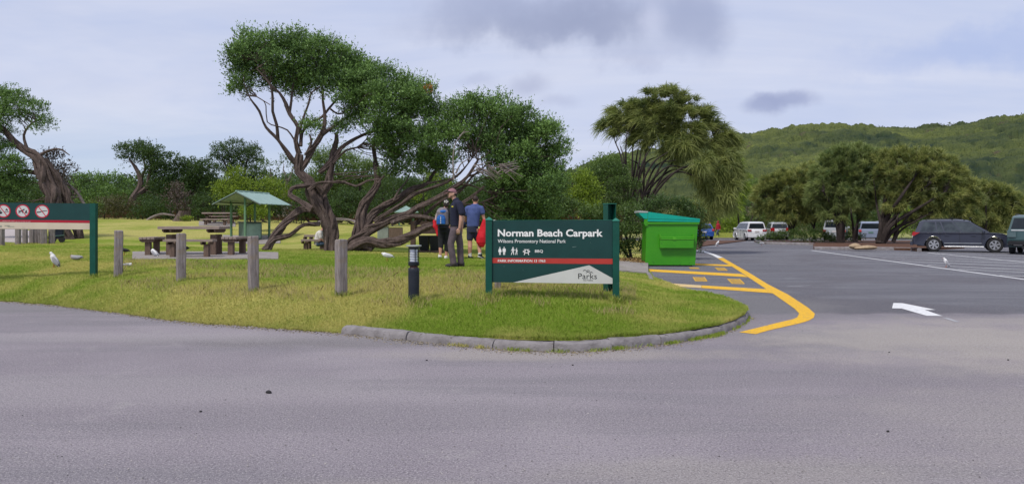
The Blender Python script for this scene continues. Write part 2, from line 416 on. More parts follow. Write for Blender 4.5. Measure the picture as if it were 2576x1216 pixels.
# lawn
m_lawn, nt3, out3 = nt_new('lawn')
b = N(nt3, 'ShaderNodeBsdfPrincipled', Roughness=.95); b.inputs['Specular IOR Level'].default_value = .1
at = nt3.nodes.new('ShaderNodeAttribute'); at.attribute_name = 'tint'
g = nt3.nodes.new('ShaderNodeNewGeometry'); pos = g.outputs['Position']
col = mix(nt3, at.outputs['Fac'], (.18,.245,.022), (.41,.37,.115))
col = mix(nt3, ramp(nt3, noise(nt3, pos, 22, 5, .75), .45, .7), col, (.12,.14,.025))
col = mix(nt3, ramp(nt3, noise(nt3, pos, 9, 5, .7), .58, .72), col, (.38,.35,.13))
nt3.links.new(col, b.inputs['Base Color']); bp = N(nt3, 'ShaderNodeBump', Strength=.6, Distance=.03); nt3.links.new(noise(nt3,pos,30,5,.7), bp.inputs['Height']); nt3.links.new(bp.outputs[0], b.inputs['Normal'])
nt3.links.new(b.outputs[0], out3.inputs[0])
def dryness(x, y):
    X = CX+F*x/y; 
    n = fnoise(x*.6, y, 2.6, 5)*1.0+fnoise(x, y, .7, 9)*.6-.32
    n += .16*np.exp(-((X-1000)/330)**2)*np.exp(-((y-14)/3)**2) + .14*np.exp(-((X-180)/200)**2)*np.exp(-((y-18)/2.5)**2)
    n += .12*(y > 36) - .20*np.exp(-((y-26)/7)**2) - .15*np.exp(-((y-10.8)/1.1)**2)/(1+np.exp(-(X-960)/40))
    return np.clip((n-.22)*2.1, 0, 1)
def lawn_part(X, front, back, nu, pw=1.8):
    s = np.linspace(0,1,nu)**pw
    Xg = np.repeat(X[:,None], nu, 1); D = front[:,None]+(back-front)[:,None]*s[None]
    z = T(Xg, D); x = (Xg-CX)/F*D
    z = z+(fnoise(x, D, 1.2, 3)-.5)*.05*np.clip((D-front[:,None])*1.5,0,1)
    V = np.stack([x,D,z],2).reshape(-1,3); i = np.arange(len(X)-1)[:,None]*nu+np.arange(nu-1)[None]
    Q = np.stack([i, i+nu, i+nu+1, i+1],2).reshape(-1,4); return V, Q
Xa = np.linspace(-600,1612,330); fa = edge_d(Xa); Va, Qa = lawn_part(Xa, fa, fa*0+64, 150)
BX = [1612,1645,1720,1790,1850,1884]; BD = [29.5,20.6,17.2,15.7,14.0,12.9]
Xb = np.linspace(1612,1884,60); fb = edge_d(Xb); bb = np.maximum(np.interp(Xb,BX,BD), fb+.02); Vb, Qb = lawn_part(Xb, fb, bb, 60, 1)
V = np.concatenate([Va,Vb]); Q = np.concatenate([Qa, Qb+len(Va)])
lawn = arrmesh('lawn', V, Q, dryness(V[:,0], V[:,1]), m_lawn, None, True); tag(lawn, kind='structure')
# skirt so the lawn edge has a side
def drape(name, Xs, d0s, d1s, m, dz=.012, n=12, kind='structure', flat=None):
    Xs = np.array(Xs, float); X = np.linspace(Xs[0], Xs[-1], 30); X = np.concatenate([X[:1],X,X[-1:]]); a = np.interp(X, Xs, d0s); b_ = np.interp(X, Xs, d1s)
    Xg = np.repeat(X[:,None], n, 1); tt_ = np.linspace(0,1,n-2); D = a[:,None]+(b_-a)[:,None]*np.concatenate([[0],tt_,[1]])[None]
    z = (T(Xg, D) if flat is None else np.full(D.shape, flat))+dz; z[0] -= .2; z[-1] -= .2; z[1:-1,0] -= .2; z[1:-1,-1] -= .2; V = np.stack([(Xg-CX)/F*D, D, z],2).reshape(-1,3)
    i = np.arange(len(X)-1)[:,None]*n+np.arange(n-1)[None]; Q = np.stack([i,i+n,i+n+1,i+1],2).reshape(-1,4)
    o = arrmesh(name, V, Q, None, m, None, True); o.data.set_sharp_from_angle(angle=R(35)); tag(o, kind=kind); return o
m_conc = mat('concrete', (.31,.28,.265), (.22,.195,.18), 3, .9, .4, wear=(.22,.20,.17))
m_mulch = mat('mulch', (.13,.06,.035), (.07,.035,.022), 9, .95, .9)
drape('concrete_path', [1440,1630], [21.8,21.9], [28.2,28.2], m_conc, .05)
drape('far_path', [-420,-100,118], [31.5,30.6,29.2], [46,45,38], mat('pale_gravel',(.44,.39,.38),(.36,.32,.31),5,.95), .05)
mb = MB(); p = [G(1610,662),G(1640,655),G(1700,640),G(1752,629),G(1764,620)]; p = [(v.x,v.y) for v in p]+[(20,66),(4,66),(4.2,30)]
mb.prism(p, -.02, .06, 'z'); tag(mb.build('garden_bed', m_mulch), kind='structure')

# kerb of separate laid stones
m_kerb = mat('kerb_concrete', (.27,.25,.255), (.17,.155,.155), 5, .92, 1.0, wear=(.10,.085,.07), bscale=22)
def kerb_line(pts, name, w=.16, h=.108, seg=(.55,.85), seed=3, side=1):
    rg = random.Random(seed); c, _ = catmull([(q.x,q.y,0) for q in pts], [1]*len(pts), .04)
    s = np.concatenate([[0], np.cumsum(np.linalg.norm(np.diff(c,axis=0),axis=1))]); mb = MB(); t = 0; L = s[-1]
    while t < L-.06:
        ln = min(rg.uniform(*seg), L-t); g0 = rg.uniform(.003,.011); tt = np.linspace(t+g0, t+ln-g0*.4, max(3,int(ln/.07)))
        dz, dy = rg.uniform(-.012,.01), rg.uniform(-.015,.015); vs = []
        for q in tt:
            p0 = np.array([np.interp(q,s,c[:,k]) for k in (0,1)]); p1 = np.array([np.interp(min(q+.03,L),s,c[:,k]) for k in (0,1)]); pm = np.array([np.interp(max(q-.03,0),s,c[:,k]) for k in (0,1)])
            tg = p1-pm; tg = tg/np.linalg.norm(tg); nn = np.array([-tg[1],tg[0]])*side
            for o_, z_ in ((-.005,-.02),(.0,h*.45),(.022,h*.82),(.055,h*.98),(w*.6,h*1.04),(w,h),(w+.005,-.02)):
                j = rg.uniform(-.010,.010); a = p0+nn*(o_+dy+j); vs.append((a[0],a[1],z_+dz+rg.uniform(-.005,.005)))
        n = len(tt); fs = [(i*7+k,(i+1)*7+k,(i+1)*7+k+1,i*7+k+1) for i in range(n-1) for k in range(6)]+[tuple(range(6,-1,-1)), tuple((n-1)*7+k for k in range(7))]
        mb.add(vs, fs); t += ln
    o = mb.build(name, m_kerb, None, True); tag(o, kind='structure'); return o
kerb_line([G(*k) for k in KERB]+[G(1879,790),G(1866,780)], 'kerb')
kerb_line([G(1650,716),G(1640,700),G(1626,680),G(1614,664),G(1611,658)], 'kerb', .15, .13, (.8,1.2), 5)

# markings
m_yel = mat('yellow_paint', (.78,.45,.01), (.66,.36,.02), 9, .8, .3, wear=(.30,.23,.13), bscale=60, wt=.55)
m_wht = mat('white_paint', (.74,.74,.74), (.60,.60,.61), 9, .8, .3, wear=(.33,.33,.34), bscale=60, wt=.57)
m_yworn = mat('worn_yellow_paint', (.66,.45,.16), (.50,.40,.25), 5, .85, .15, wear=(.33,.29,.24))
def cA(a, b_): return ((2500+a/1.961)/1.5907, (780+b_/1.961)/1.5907)
def cB(a, b_): return ((3400+a/3.474)/1.5907, (800+b_/3.474)/1.5907)
def mark(mb, poly, z=.004): 
    pts = [G(*q) for q in poly]; mb.add([(q.x,q.y,z) for q in pts], [tuple(range(len(pts)))])
mb = MB()
Lr = [cA(*q) for q in ((725,495),(840,560),(970,645),(1130,752),(1230,820),(1330,890),(1366,928),(1352,957))]
Rr = [cA(*q) for q in ((770,492),(870,550),(960,600),(1120,698),(1280,780),(1440,885),(1490,930),(1480,962))]
for i in range(7): mark(mb, [Lr[i],Lr[i+1],Rr[i+1],Rr[i]])
mark(mb, [cA(*q) for q in ((1352,957),(1320,972),(1180,1005),(1020,1045),(895,1075),(1025,1090),(1130,1060),(1380,1003),(1440,985),(1480,962))])
mark(mb, [cA(*q) for q in ((545,537),(815,546),(838,560),(545,548))], .006); mark(mb, [cA(*q) for q in ((175,580),(918,619),(966,644),(175,598))], .006)
tag(mb.build('yellow_line', m_yel), kind='structure')
mb = MB(); mark(mb, [cA(*q) for q in ((600,708),(1108,738),(1158,770),(600,729))], .006); tag(mb.build('yellow_cross_line', m_yel), kind='structure')
mb = MB(); mark(mb, [cA(*q) for q in ((225,683),(598,708),(598,729),(225,706))], .006); tag(mb.build('worn_yellow_line', m_yworn), kind='structure')
mb = MB()
for x0,x1,y0,y1,n,sk in ((530,625,643,678,5,22),(800,900,657,698,6,40),(702,775,568,593,5,32),(500,578,566,579,3,10)):
    for k in range(n):
        t0 = k/n; t1 = (k+.55)/n; ya, yb = y0+(y1-y0)*t0, y0+(y1-y0)*t1
        mark(mb, [cA(x0+sk*t0,ya),cA(x1+sk*t0,ya+2),cA(x1+sk*t1,yb+2),cA(x0+sk*t1,yb)])
    if n > 3:
        for fx in (.0,.93): mark(mb, [cA(x0+(x1-x0)*fx,y0),cA(x0+(x1-x0)*(fx+.07),y0),cA(x0+(x1-x0)*(fx+.07)+sk,y1-3),cA(x0+(x1-x0)*fx+sk,y1-3)], .0055)
tag(mb.build('painted_bay_lettering', m_yel), kind='structure')
mb = MB(); a = [cA(*q) for q in ((540,428),(560,430),(620,438),(700,462),(770,490))]; b_ = [cA(*q) for q in ((540,431),(560,436),(615,446),(680,468),(728,494))]
for i in range(4): mark(mb, [b_[i],a[i],a[i+1],b_[i+1]])
def wl(mb, a, b_, w=.1, z=.004):
    a = G(*a); b_ = G(*b_); n = (b_-a).normalized(); n = Vector((-n.y,n.x,0))*w/2; mb.add([(q.x,q.y,z) for q in (a-n,b_-n,b_+n,a+n)], [(0,1,2,3)])
wl(mb, (2040,629.3), (2700,719), .13); wl(mb, cB(1080,730), (2700,671), .11)
for a, b_ in (((-120,716),(2900,786)),((60,742),(2900,824)),((250,777),(2900,858)),((430,808),(2900,898)),((700,848),(2900,942)),((1080,902),(2900,995)),((1500,963),(2900,1020)),((2080,1045),(2900,1075))):
    wl(mb, cB(*a), cB(*b_), .12, .005)
for a, b_ in (((1768,602),(1800,604.5)),((1800,604),(1905,609)),((2240,604),(2310,606))): wl(mb, a, b_, .1)
tag(mb.build('white_line', m_wht), kind='structure')
mb = MB()
for q in (((1160,541),(1270,543)),((1280,712),(1450,708)),((1270,718),(1390,716))): wl(mb, cA(*q[0]), cA(*q[1]), .06)
for q in (((1060,140),(1130,140)),((890,1050),(960,1052))): wl(mb, cB(*q[0]) if q[0][1] > 700 else (1975,700), cB(*q[1]) if q[0][1] > 700 else (1999,700), .09)
for q in (((610,470),(690,474)),((640,491),(720,494)),((590,452),(650,455))): wl(mb, cA(*q[0]), cA(*q[1]), .07)
tag(mb.build('worn_white_line', mat('worn_white_paint',(.40,.40,.42),(.28,.28,.30),9,.85)), kind='structure')
def cC(a, b_): return ((2700+a/1.3016)/1.5907, (1000+b_/1.3016)/1.5907)
mb = MB()
mark(mb, [cC(*q) for q in ((1137,275),(1300,311),(1358,311),(1290,297),(1185,276))])
mark(mb, [cC(*q) for q in ((1137,275),(1130,303),(1180,304),(1300,311))], .0045); mark(mb, [cC(*q) for q in ((1180,304),(1310,342),(1392,343),(1300,311))], .005)
tag(mb.build('white_arrow', m_wht), kind='structure')
mb = MB(); wl(mb, cC(1405,352), cC(1472,374), .07); tag(mb.build('worn_arrow_tail', MATS['worn_white_paint']), kind='structure')

# traffic island with the casuarinas
mb = MB(); q = [G(1897,609.5),G(1925,613.5),G(1990,615.5),G(2045,617),G(2046,627),G(2137,628),G(2230,628.5),G(2292,629.5),G(2304,632)]
front = [(v.x,v.y) for v in q]; back = [(27.5,47),(30,52),(32,62),(22.4,63.5)]
mb.prism(front+back, -.02, .13, 'z'); tag(mb.build('island_bed', m_mulch), kind='structure')
kerb_line([Vector((a,b_,0)) for a,b_ in front[:4]], 'kerb', .2, .17, (1.2,1.9), 8); kerb_line([Vector((a,b_-.1,0)) for a,b_ in front[4:]], 'kerb', .2, .17, (1.2,2.1), 9)
mb = MB(); a = G(1760,601.3); mb.box((25,72.9,.07),(60,.25,.16)); tag(mb.build('far_kerb', m_kerb), kind='structure')
sheet('gravel_strip', [(32,56),(60,40),(75,52),(45,66)], .004, mat('pale_gravel_far',(.42,.38,.36),(.33,.30,.28),2,.95))

# hill
RX = [1250,1400,1470,1540,1620,1720,1870,1990,2120,2300,2400,2575,2800,3100,3400,3700]; RY = [500,455,432,408,398,378,353,336,331,336,329,303,270,262,300,360]
nx, ny = 1500, 330
Xh = np.concatenate([np.linspace(1250,2620,1200), np.linspace(2622,3700,300)]); tt = np.linspace(0,1,ny); Dh = 150*(520/150)**tt
Xg = np.repeat(Xh[:,None], ny, 1); D = np.repeat(Dh[None], nx, 0)
D = D*(1+.0*Xg); ridge = (HY-np.interp(Xh,RX,RY))/F*470+EYE
x = (Xg-CX)/F*D; u = np.clip((D-150)/(470-150),0,1.3)
z = D/470*ridge[:,None]*np.where(u <= 1, .12+.88*np.sin(np.clip(u,0,1)*math.pi/2), 1-(u-1)*1.2)-22*np.clip(1-u*3,0,1)+(fnoise(x,D,60,21)-.5)*14*np.sin(np.clip(u,0,1)*math.pi)**2*np.clip(ridge[:,None]/66-.35,0,1)
def worley(x, y, s, seed):
    g = np.random.default_rng(seed); jx = g.random((97,97)); jy = g.random((97,97)); jr = g.random((97,97)); xi = np.floor(x/s).astype(int); yi = np.floor(y/s).astype(int)
    best = np.full(x.shape, -1.); tv = np.zeros(x.shape)
    for a in (-1,0,1):
        for b_ in (-1,0,1):
            cx, cy = xi+a, yi+b_; k = (cx%97, cy%97); r = s*(.55+.4*jr[k])
            d = np.hypot(x-(cx+jx[k])*s, y-(cy+jy[k])*s)/r; h_ = np.sqrt(np.clip(1-d*d,0,1))*r
            c_ = h_ > best; best = np.where(c_, h_, best); tv = np.where(c_, jr[k]*.5+jx[k]*.5, tv)
    return best, tv
h1, t1 = worley(x, D, 3.4, 1); h2, t2 = worley(x+50, D, 1.7, 2); h3, t3 = worley(x, D, 8, 4)
z = z+h1*.95+h2*.7+h3*.3*(t3 > .7)+RNG.normal(size=z.shape)*.10
patch = fnoise(x, D+z*2, 34, 31)
tn = np.clip(.25*t1+.25*t2+(patch-.35)*1.7-.15*(t3 > .7), 0, 1)
V = np.stack([x,D,z],2).reshape(-1,3); i = np.arange(nx-1)[:,None]*ny+np.arange(ny-1)[None]; Q = np.stack([i,i+ny,i+ny+1,i+1],2).reshape(-1,4)
m_hill, nt4, out4 = nt_new('hill_scrub'); b = N(nt4,'ShaderNodeBsdfPrincipled',Roughness=.9); b.inputs['Specular IOR Level'].default_value=.1
at = nt4.nodes.new('ShaderNodeAttribute'); at.attribute_name='tint'; g = nt4.nodes.new('ShaderNodeNewGeometry')
col = mix(nt4, at.outputs['Fac'], (.022,.037,.026), (.125,.145,.042)); col = mix(nt4, ramp(nt4, noise(nt4,g.outputs['Position'],.05,4,.7),.60,.72), col, (.085,.065,.05))
col = mix(nt4, ramp(nt4, noise(nt4,g.outputs['Position'],1.6,4,.8),.45,.7), col, (.022,.04,.016))
nt4.links.new(col,b.inputs['Base Color']); nt4.links.new(b.outputs[0],out4.inputs[0])
tag(arrmesh('hill', V, Q, tn.reshape(-1), m_hill, None, True), kind='structure')
# ------------------------------------------------------------------ signs
m_sg = mat('dark_green_panel', (.004,.040,.036), (.006,.050,.045), 3, .45, .03, spec=.4)
m_post = mat('green_post_paint', (.002,.062,.042), (.003,.075,.052), 5, .42, .08, wear=(.02,.09,.07))
m_teal = mat('post_cap_paint', (.02,.17,.12), None, 5, .5)
m_red = mat('sign_red', (.48,.045,.035), (.44,.04,.03), 3, .5); m_offw = mat('sign_white', (.60,.60,.57), (.53,.53,.50), 2, .6)
m_txt = mat('sign_lettering', (.85,.85,.83), (.80,.80,.78), 3, .6); m_blk = mat('black_print', (.02,.02,.022), None, 3, .6)
def text(parent, body, x, z, width, cap, m, y=-.003, bold=0, name='lettering', align=0):
    def mk(s):
        cu = bpy.data.curves.new('t', 'FONT'); cu.body = s; cu.size = 1; cu.offset = bold; cu.extrude = 0; cu.resolution_u = 3
        o = bpy.data.objects.new('t', cu); C.objects.link(o); dg = bpy.context.evaluated_depsgraph_get()
        me = bpy.data.meshes.new_from_object(o.evaluated_get(dg)); bpy.data.objects.remove(o); bpy.data.curves.remove(cu)
        n = len(me.vertices); a = np.empty(n*3, np.float32); me.vertices.foreach_get('co', a); return me, a.reshape(-1,3)
    me, a = mk(body); _, b = mk('N'); cap0 = b[:,1].max()
    k = width/(a[:,0].max()-a[:,0].min()); q = np.stack([x+(a[:,0]-a[:,0].min())*k, np.full(len(a), y), z+a[:,1]*cap/cap0], 1)
    me.vertices.foreach_set('co', q.astype(np.float32).ravel()); me.update()
    me.materials.clear(); me.materials.append(m)
    return link(name, me, None, parent)
k = .001119
sg = empty('park_sign', (0,0,0), 0, 'wide dark green park sign headed Norman Beach Carpark on two green posts', 'sign')
pL = W(1229.7, 560, 12.1); pR = W(1548.4, 560, 11.96); ang = math.atan2(pR.y-pL.y, pR.x-pL.x)
org = W(1221.6, 560, 12.1); sg.location = (org.x, org.y, 0); sg.rotation_euler = (0,0,ang)
def U(cx): return (cx-150)*k
def V_(cx, cy): return 1.586-(cy-75-(cx-240)*.0062)*k
def postmesh(u, top, base, parent, w_=.1):
    mb = MB(); mb.box((u,0,(top+base)/2),(w_,w_,top-base)); o = mb.build('post', m_post, parent)
    mb = MB(); a = w_/2+.006; mb.add([(u-a,-a,top),(u+a,-a,top),(u+a,a,top),(u-a,a,top),(u-a,-a,top+.012),(u+a,-a,top+.012),(u+a,a,top+.012),(u-a,a,top+.012),(u,0,top+.055)],
        [(3,2,1,0),(0,1,5,4),(1,2,6,5),(2,3,7,6),(3,0,4,7),(4,5,8),(5,6,8),(6,7,8),(7,4,8)]); mb.build('cap', m_teal, o); return o
postmesh(U(195), 1.588, .30, sg); postmesh(U(1956), 1.574, .25, sg)
def poly(mb, pts, y): mb.add([(U(a), y, V_(a,b)) for a,b in pts], [tuple(range(len(pts)))])
mb = MB(); mb.prism([(U(241),V_(241,935)),(U(1910),V_(1910,950)),(U(1910),V_(1910,78)),(U(241),V_(241,75))], -.018, .018); mb.build('panel', m_sg, sg)
mb = MB(); mb.prism([(U(241),V_(241,72)),(U(1910),V_(1910,75)),(U(1910),V_(1910,80)),(U(241),V_(241,77))], -.021, .021); mb.build('top_edge', m_teal, sg)
mb = MB(); poly(mb, [(242,667),(1910,686),(1910,612),(242,595)], -.0205); mb.build('red_band', m_red, sg)
mb = MB(); poly(mb, [(535,937),(1909,957),(1909,880),(1588,700)], -.0205); mb.build('white_panel', m_offw, sg)
def T2(s, x0, x1, base, cap, m, b=0, nm='lettering'): return text(sg, s, U(x0), V_((x0+x1)/2, base), (x1-x0)*k, cap*k, m, -.023, b, nm)
T2('Norman Beach Carpark', 320, 1775, 298, 95, m_txt, .028); T2('Wilsons Promontory National Park', 320, 1266, 388, 48, m_txt, .004)
T2('BBQ', 838, 950, 521, 36, m_txt, .012); T2('PARK INFORMATION 13 1963', 322, 982, 654, 34, m_txt, .014)
T2('Parks', 1437, 1694, 889, 76, m_blk, -.004, 'logo_lettering'); T2('VICTORIA', 1503, 1640, 917, 17, m_blk, 0, 'logo_lettering')
mb = MB()
for x0, y0, w_ in ((1503,780,95),(1548,805,92)):
    pp = [(x0+w_*t, y0-14*abs(math.sin(t*2*math.pi))**.8*(1-.15*t)+ (3 if t > .5 else 0)) for t in np.linspace(0,1,17)]
    for a, b in zip(pp, pp[1:]): poly(mb, [(a[0],a[1]+4),(b[0],b[1]+4),(b[0],b[1]-4),(a[0],a[1]-4)], -.023)
mb.build('logo_waves', m_blk, sg)
def picto(shapes, dx=0, dy=0, s=1):
    for sh in shapes:
        if len(sh) == 3 and not isinstance(sh[0], tuple):
            cx, cy, r = sh; poly(mb, [(dx+(cx+r*math.cos(a))*s, dy+(cy-r*math.sin(a))*s) for a in np.linspace(0, 2*math.pi, 13)[:-1]], -.023)
        else: poly(mb, [(dx+a*s, dy+b*s) for a,b in sh], -.023)
mb = MB()
picto([(350,452,9),[(338,466),(362,466),(372,515),(328,515)],[(326,500),(336,466),(342,468),(330,504)],[(374,500),(364,466),(358,468),(370,504)],[(339,515),(348,515),(348,553),(339,553)],[(352,515),(361,515),(361,553),(352,553)]])
picto([(409,452,9),[(392,465),(426,465),(426,510),(392,510)],[(386,468),(391,466),(391,512),(386,512)],[(427,466),(432,468),(432,512),(427,512)],[(396,510),(407,510),(407,553),(396,553)],[(411,510),(422,510),(422,553),(411,553)]])
mb.build('toilets_symbol', m_txt, sg); mb = MB()
picto([(533,455,10),[(520,468),(542,468),(544,505),(522,505)],[(520,468),(526,474),(510,500),(503,496)],[(541,468),(558,490),(554,495),(538,478)],[(522,503),(533,503),(512,553),(502,553)],[(532,503),(543,503),(549,553),(539,553)]])
picto([(582,468,8),[(573,480),(591,480),(592,510),(574,510)],[(573,480),(576,486),(558,494),(556,489)],[(590,480),(600,502),(595,505),(587,488)],[(574,508),(582,508),(572,553),(564,553)],[(582,508),(591,508),(594,553),(586,553)]])
mb.build('walkers_symbol', m_txt, sg); mb = MB()
picto([[(685,478),(758,478),(758,487),(685,487)],[(700,487),(711,487),(696,556),(684,556)],[(732,487),(743,487),(757,556),(745,556)],[(670,500),(704,500),(704,516),(670,516)],[(738,500),(770,500),(770,516),(738,516)],[(700,522),(744,522),(744,532),(700,532)]])
mb.build('picnic_symbol', m_txt, sg)
for a,b,c_,d in ((1355,452,1410,442),(670,758,676,768),(1605,325,1612,340),(404,712,412,716),(1608,385,1613,395)):
    mb = MB(); poly(mb, [(a,b+2),(c_,d+2),(c_,d-2),(a,b-2)], -.0195); mb.build('scratch', mat('scratch',(.25,.35,.32)), sg)

# second sign, at the left
k2 = .1757/1945*16
s2 = empty('rules_sign', tuple(W(0,560,16).xy)+(0,), 0, 'long green rules sign with round red prohibition symbols, red stripe and cream strip', 'sign')
def Z2(cy): return EYE-(490.4+cy*.1757-HY)/F*16
def U2(cx): return cx*k2
mb = MB(); mb.box((U2(1342),0,(Z2(118)+.45)/2),(.118,.1,Z2(118)-.45)); mb.build('post', m_post, s2)
mb = MB(); mb.box((-1.35,0,(Z2(100)+.45)/2),(.118,.1,Z2(100)-.45)); mb.build('post', m_post, s2)
def poly2(mb, pts, y): mb.add([(U2(a), y, Z2(b)) for a,b in pts], [tuple(range(len(pts)))])
mb = MB(); mb.prism([(-1.30,Z2(478)),(U2(1300),Z2(494)),(U2(1300),Z2(121)),(-1.30,Z2(98))], -.02, .02); mb.build('panel', m_sg, s2)
mb = MB(); poly2(mb, [(-880,372),(1299,399),(1299,364),(-880,340)], -.0235); mb.build('red_stripe', mat('stripe_red',(.42,.012,.03),(.36,.01,.03),3,.5), s2)
mb = MB(); poly2(mb, [(-880,474),(1299,492),(1299,401),(-880,374)], -.0235); mb.build('cream_strip', mat('cream',(.62,.54,.40),(.56,.48,.36),2,.7,wear=(.45,.40,.32)), s2)
def text2(s, x0, x1, base, cap, m): return text(s2, s, U2(x0), Z2(base), (x1-x0)*k2, cap*k2, m, -.026, .02)
mb = MB()
for x0,x1,y in ((-300,-150,360),(-120,20,364),(40,150,370),(160,222,374),(232,455,378)):   # worn, unreadable line of small print
    x = x0
    while x < x1-6:
        w_ = rnd.uniform(5,10); poly2(mb, [(x,y+6),(x+w_,y+6),(x+w_,y-6),(x,y-6)], -.0255); x += w_+rnd.choice([3,3,8])
mb.build('worn_print', mat('worn_pink',(.62,.35,.36),(.5,.15,.17),30), s2)
mb = MB()
for x0,x1,y in ((75,152,437),(120,215,450),(-20,35,455),(-30,38,440)): poly2(mb, [(x0,y+3),(x1,y+3),(x1,y-3),(x0,y-3)], -.0255)
mb.build('small_print', mat('faded_green_print',(.12,.22,.17)), s2)
m_ring = mat('ring_red',(.50,.03,.05),(.45,.02,.05),3,.5)
def circ(cx, cy, r, n=36): return [(cx+r*math.cos(a), cy-r*math.sin(a)*.93) for a in np.linspace(0, 2*math.pi, n+1)[:-1]]
for ci, (cx, cy) in enumerate(((60,228),(335,228),(613,233))):
    mb = MB(); poly2(mb, circ(cx,cy,84), -.0235); disc = mb.build('symbol_disc', m_offw, s2)
    mb = MB(); a = circ(cx,cy,102); b = circ(cx,cy,84)
    for i in range(36): poly2(mb, [a[i],a[(i+1)%36],b[(i+1)%36],b[i]], -.0245)
    poly2(mb, [(cx-57,cy-63),(cx-48,cy-70),(cx+57,cy+63),(cx+48,cy+70)], -.0272); mb.build('red_ring', m_ring, disc)
    mb = MB()
    if ci == 2: sh = [[(cx-78,cy+5),(cx-30,cy+2),(cx-5,cy-8),(cx+76,cy-14),(cx+76,cy-8),(cx,cy+2),(cx-28,cy+14),(cx-76,cy+22)]]
    elif ci == 1: sh = [[(cx-60,cy-16),(cx-48,cy-4),(cx-10,cy-10),(cx+8,cy-28),(cx+24,cy-30),(cx+32,cy-20),(cx+10,cy-10),(cx+2,cy+8),(cx-44,cy+10),(cx-58,cy+2)],
        [(cx-54,cy+4),(cx-44,cy+6),(cx-52,cy+34),(cx-60,cy+34)],[(cx-40,cy+6),(cx-34,cy+6),(cx-34,cy+34),(cx-40,cy+34)],[(cx-10,cy+6),(cx,cy+6),(cx+6,cy+30),(cx-4,cy+30)],
        [(cx+34,cy+30),(cx+38,cy+2),(cx+52,cy-14),(cx+60,cy-8),(cx+58,cy+30)],[(cx+58,cy+26),(cx+72,cy+24),(cx+72,cy+30),(cx+58,cy+32)]]
    else: sh = [[(cx+8,cy+10),(cx+78,cy+8),(cx+78,cy+14),(cx+8,cy+15)],[(cx+24,cy-4),(cx+42,cy-38),(cx+56,cy-30),(cx+64,cy-4),(cx+50,cy-2),(cx+44,cy-18)],
        [(cx-60,cy+12),(cx-30,cy+6),(cx-14,cy+20),(cx-24,cy+38),(cx-50,cy+42),(cx-66,cy+28)],[(cx-44,cy-14),(cx-34,cy-16),(cx-34,cy+6),(cx-44,cy+6)]]
    for q in sh: poly2(mb, q, -.0258)
    mb.build('black_symbol', m_blk, disc)

# green channel post behind the main sign
gp = empty('channel_post', P(1533,13.2), R(25), 'tall dark green steel channel post standing behind the right end of the park sign', 'post')
mb = MB(); h_ = 1.87-gp.location.z
mb.prism([(-.085,-.07),(-.073,-.07),(-.073,.058),(.073,.058),(.073,-.07),(.085,-.07),(.085,.07),(-.085,.07)], -.1, h_, 'z'); mb.build('channel', m_post, gp)
mb = MB(); mb.box((0,0,h_+.004),(.185,.155,.012)); mb.build('cap', m_teal, gp)

# ------------------------------------------------------------------ timber bollards
m_grey, ntw, ow = nt_new('weathered_timber'); b = N(ntw,'ShaderNodeBsdfPrincipled',Roughness=.9); b.inputs['Specular IOR Level'].default_value=.15
tcw = ntw.nodes.new('ShaderNodeTexCoord'); mpw = ntw.nodes.new('ShaderNodeMapping'); mpw.inputs['Scale'].default_value=(14,14,1.3); ntw.links.new(tcw.outputs['Object'],mpw.inputs[0])
g1 = noise(ntw, mpw.outputs[0], 2.2, 7, .7, .5); g2 = noise(ntw, tcw.outputs['Object'], 4, 5, .6)
col = mix(ntw, ramp(ntw,g1,.35,.65), (.30,.265,.26), (.17,.145,.14)); col = mix(ntw, ramp(ntw,g2,.5,.7), col, (.27,.21,.15)); col = mix(ntw, ramp(ntw,g1,.66,.70), col, (.055,.045,.045))
ntw.links.new(col,b.inputs['Base Color']); bp = N(ntw,'ShaderNodeBump',Strength=.7,Distance=.01); ntw.links.new(g1,bp.inputs['Height']); ntw.links.new(bp.outputs[0],b.inputs['Normal']); ntw.links.new(b.outputs[0],ow.inputs[0])
def bollard(X, d, top, w_, rz, label, group='timber bollards along the lawn edge', tilt=(0,0), m=m_grey):
    p = P(X, d); h_ = EYE-(top-HY)/F*d-p.z
    mb = MB(); bv = .018; n = 9; x = w_/2; rg = random.Random(int(X*7+d*31))
    ring = [(x-bv,-x),(x,-x+bv),(x,x-bv),(x-bv,x),(-x+bv,x),(-x,x-bv),(-x,-x+bv),(-x+bv,-x)]; vs = []
    for i in range(n):
        z = -.15+(h_+.15)*i/(n-1); jx, jy = rg.uniform(-.003,.003), rg.uniform(-.003,.003)
        for a, q in ring: s_ = 1+rg.uniform(-.012,.012); vs.append((a*s_+jx, q*s_+jy, z+(rg.uniform(-.008,.008) if i == n-1 else 0)))
    fs = [(i*8+q,i*8+(q+1)%8,(i+1)*8+(q+1)%8,(i+1)*8+q) for i in range(n-1) for q in range(8)]
    mb.add(vs, fs); top_ = [Vector(v) for v in vs[-8:]]; mb.add([v*1 for v in top_]+[(v.x*.86,v.y*.86,v.z+.01) for v in top_], [tuple(range(8,16))]+[(q,(q+1)%8,8+(q+1)%8,8+q) for q in range(8)])
    o = mb.build('timber_bollard', m); o.location = p; o.rotation_euler = (R(tilt[0]), R(tilt[1]), rz); tag(o, label, 'bollard', group); return o
bollard(857.5, 12.6, 603, .162, R(38), 'grey timber bollard just left of the black bollard light, largest of its row', tilt=(0,.3))
bollard(637.5, 13.3, 595, .158, R(35), 'grey split-topped timber bollard in front of the right end stool of the picnic table', tilt=(0,-.5))
bollard(455, 14.6, 588, .158, R(33), 'grey timber bollard in front of the long picnic bench', tilt=(0,.4))
bollard(297, 15.8, 580, .165, R(28), 'grey timber bollard nearest the post of the rules sign', tilt=(0,.8))
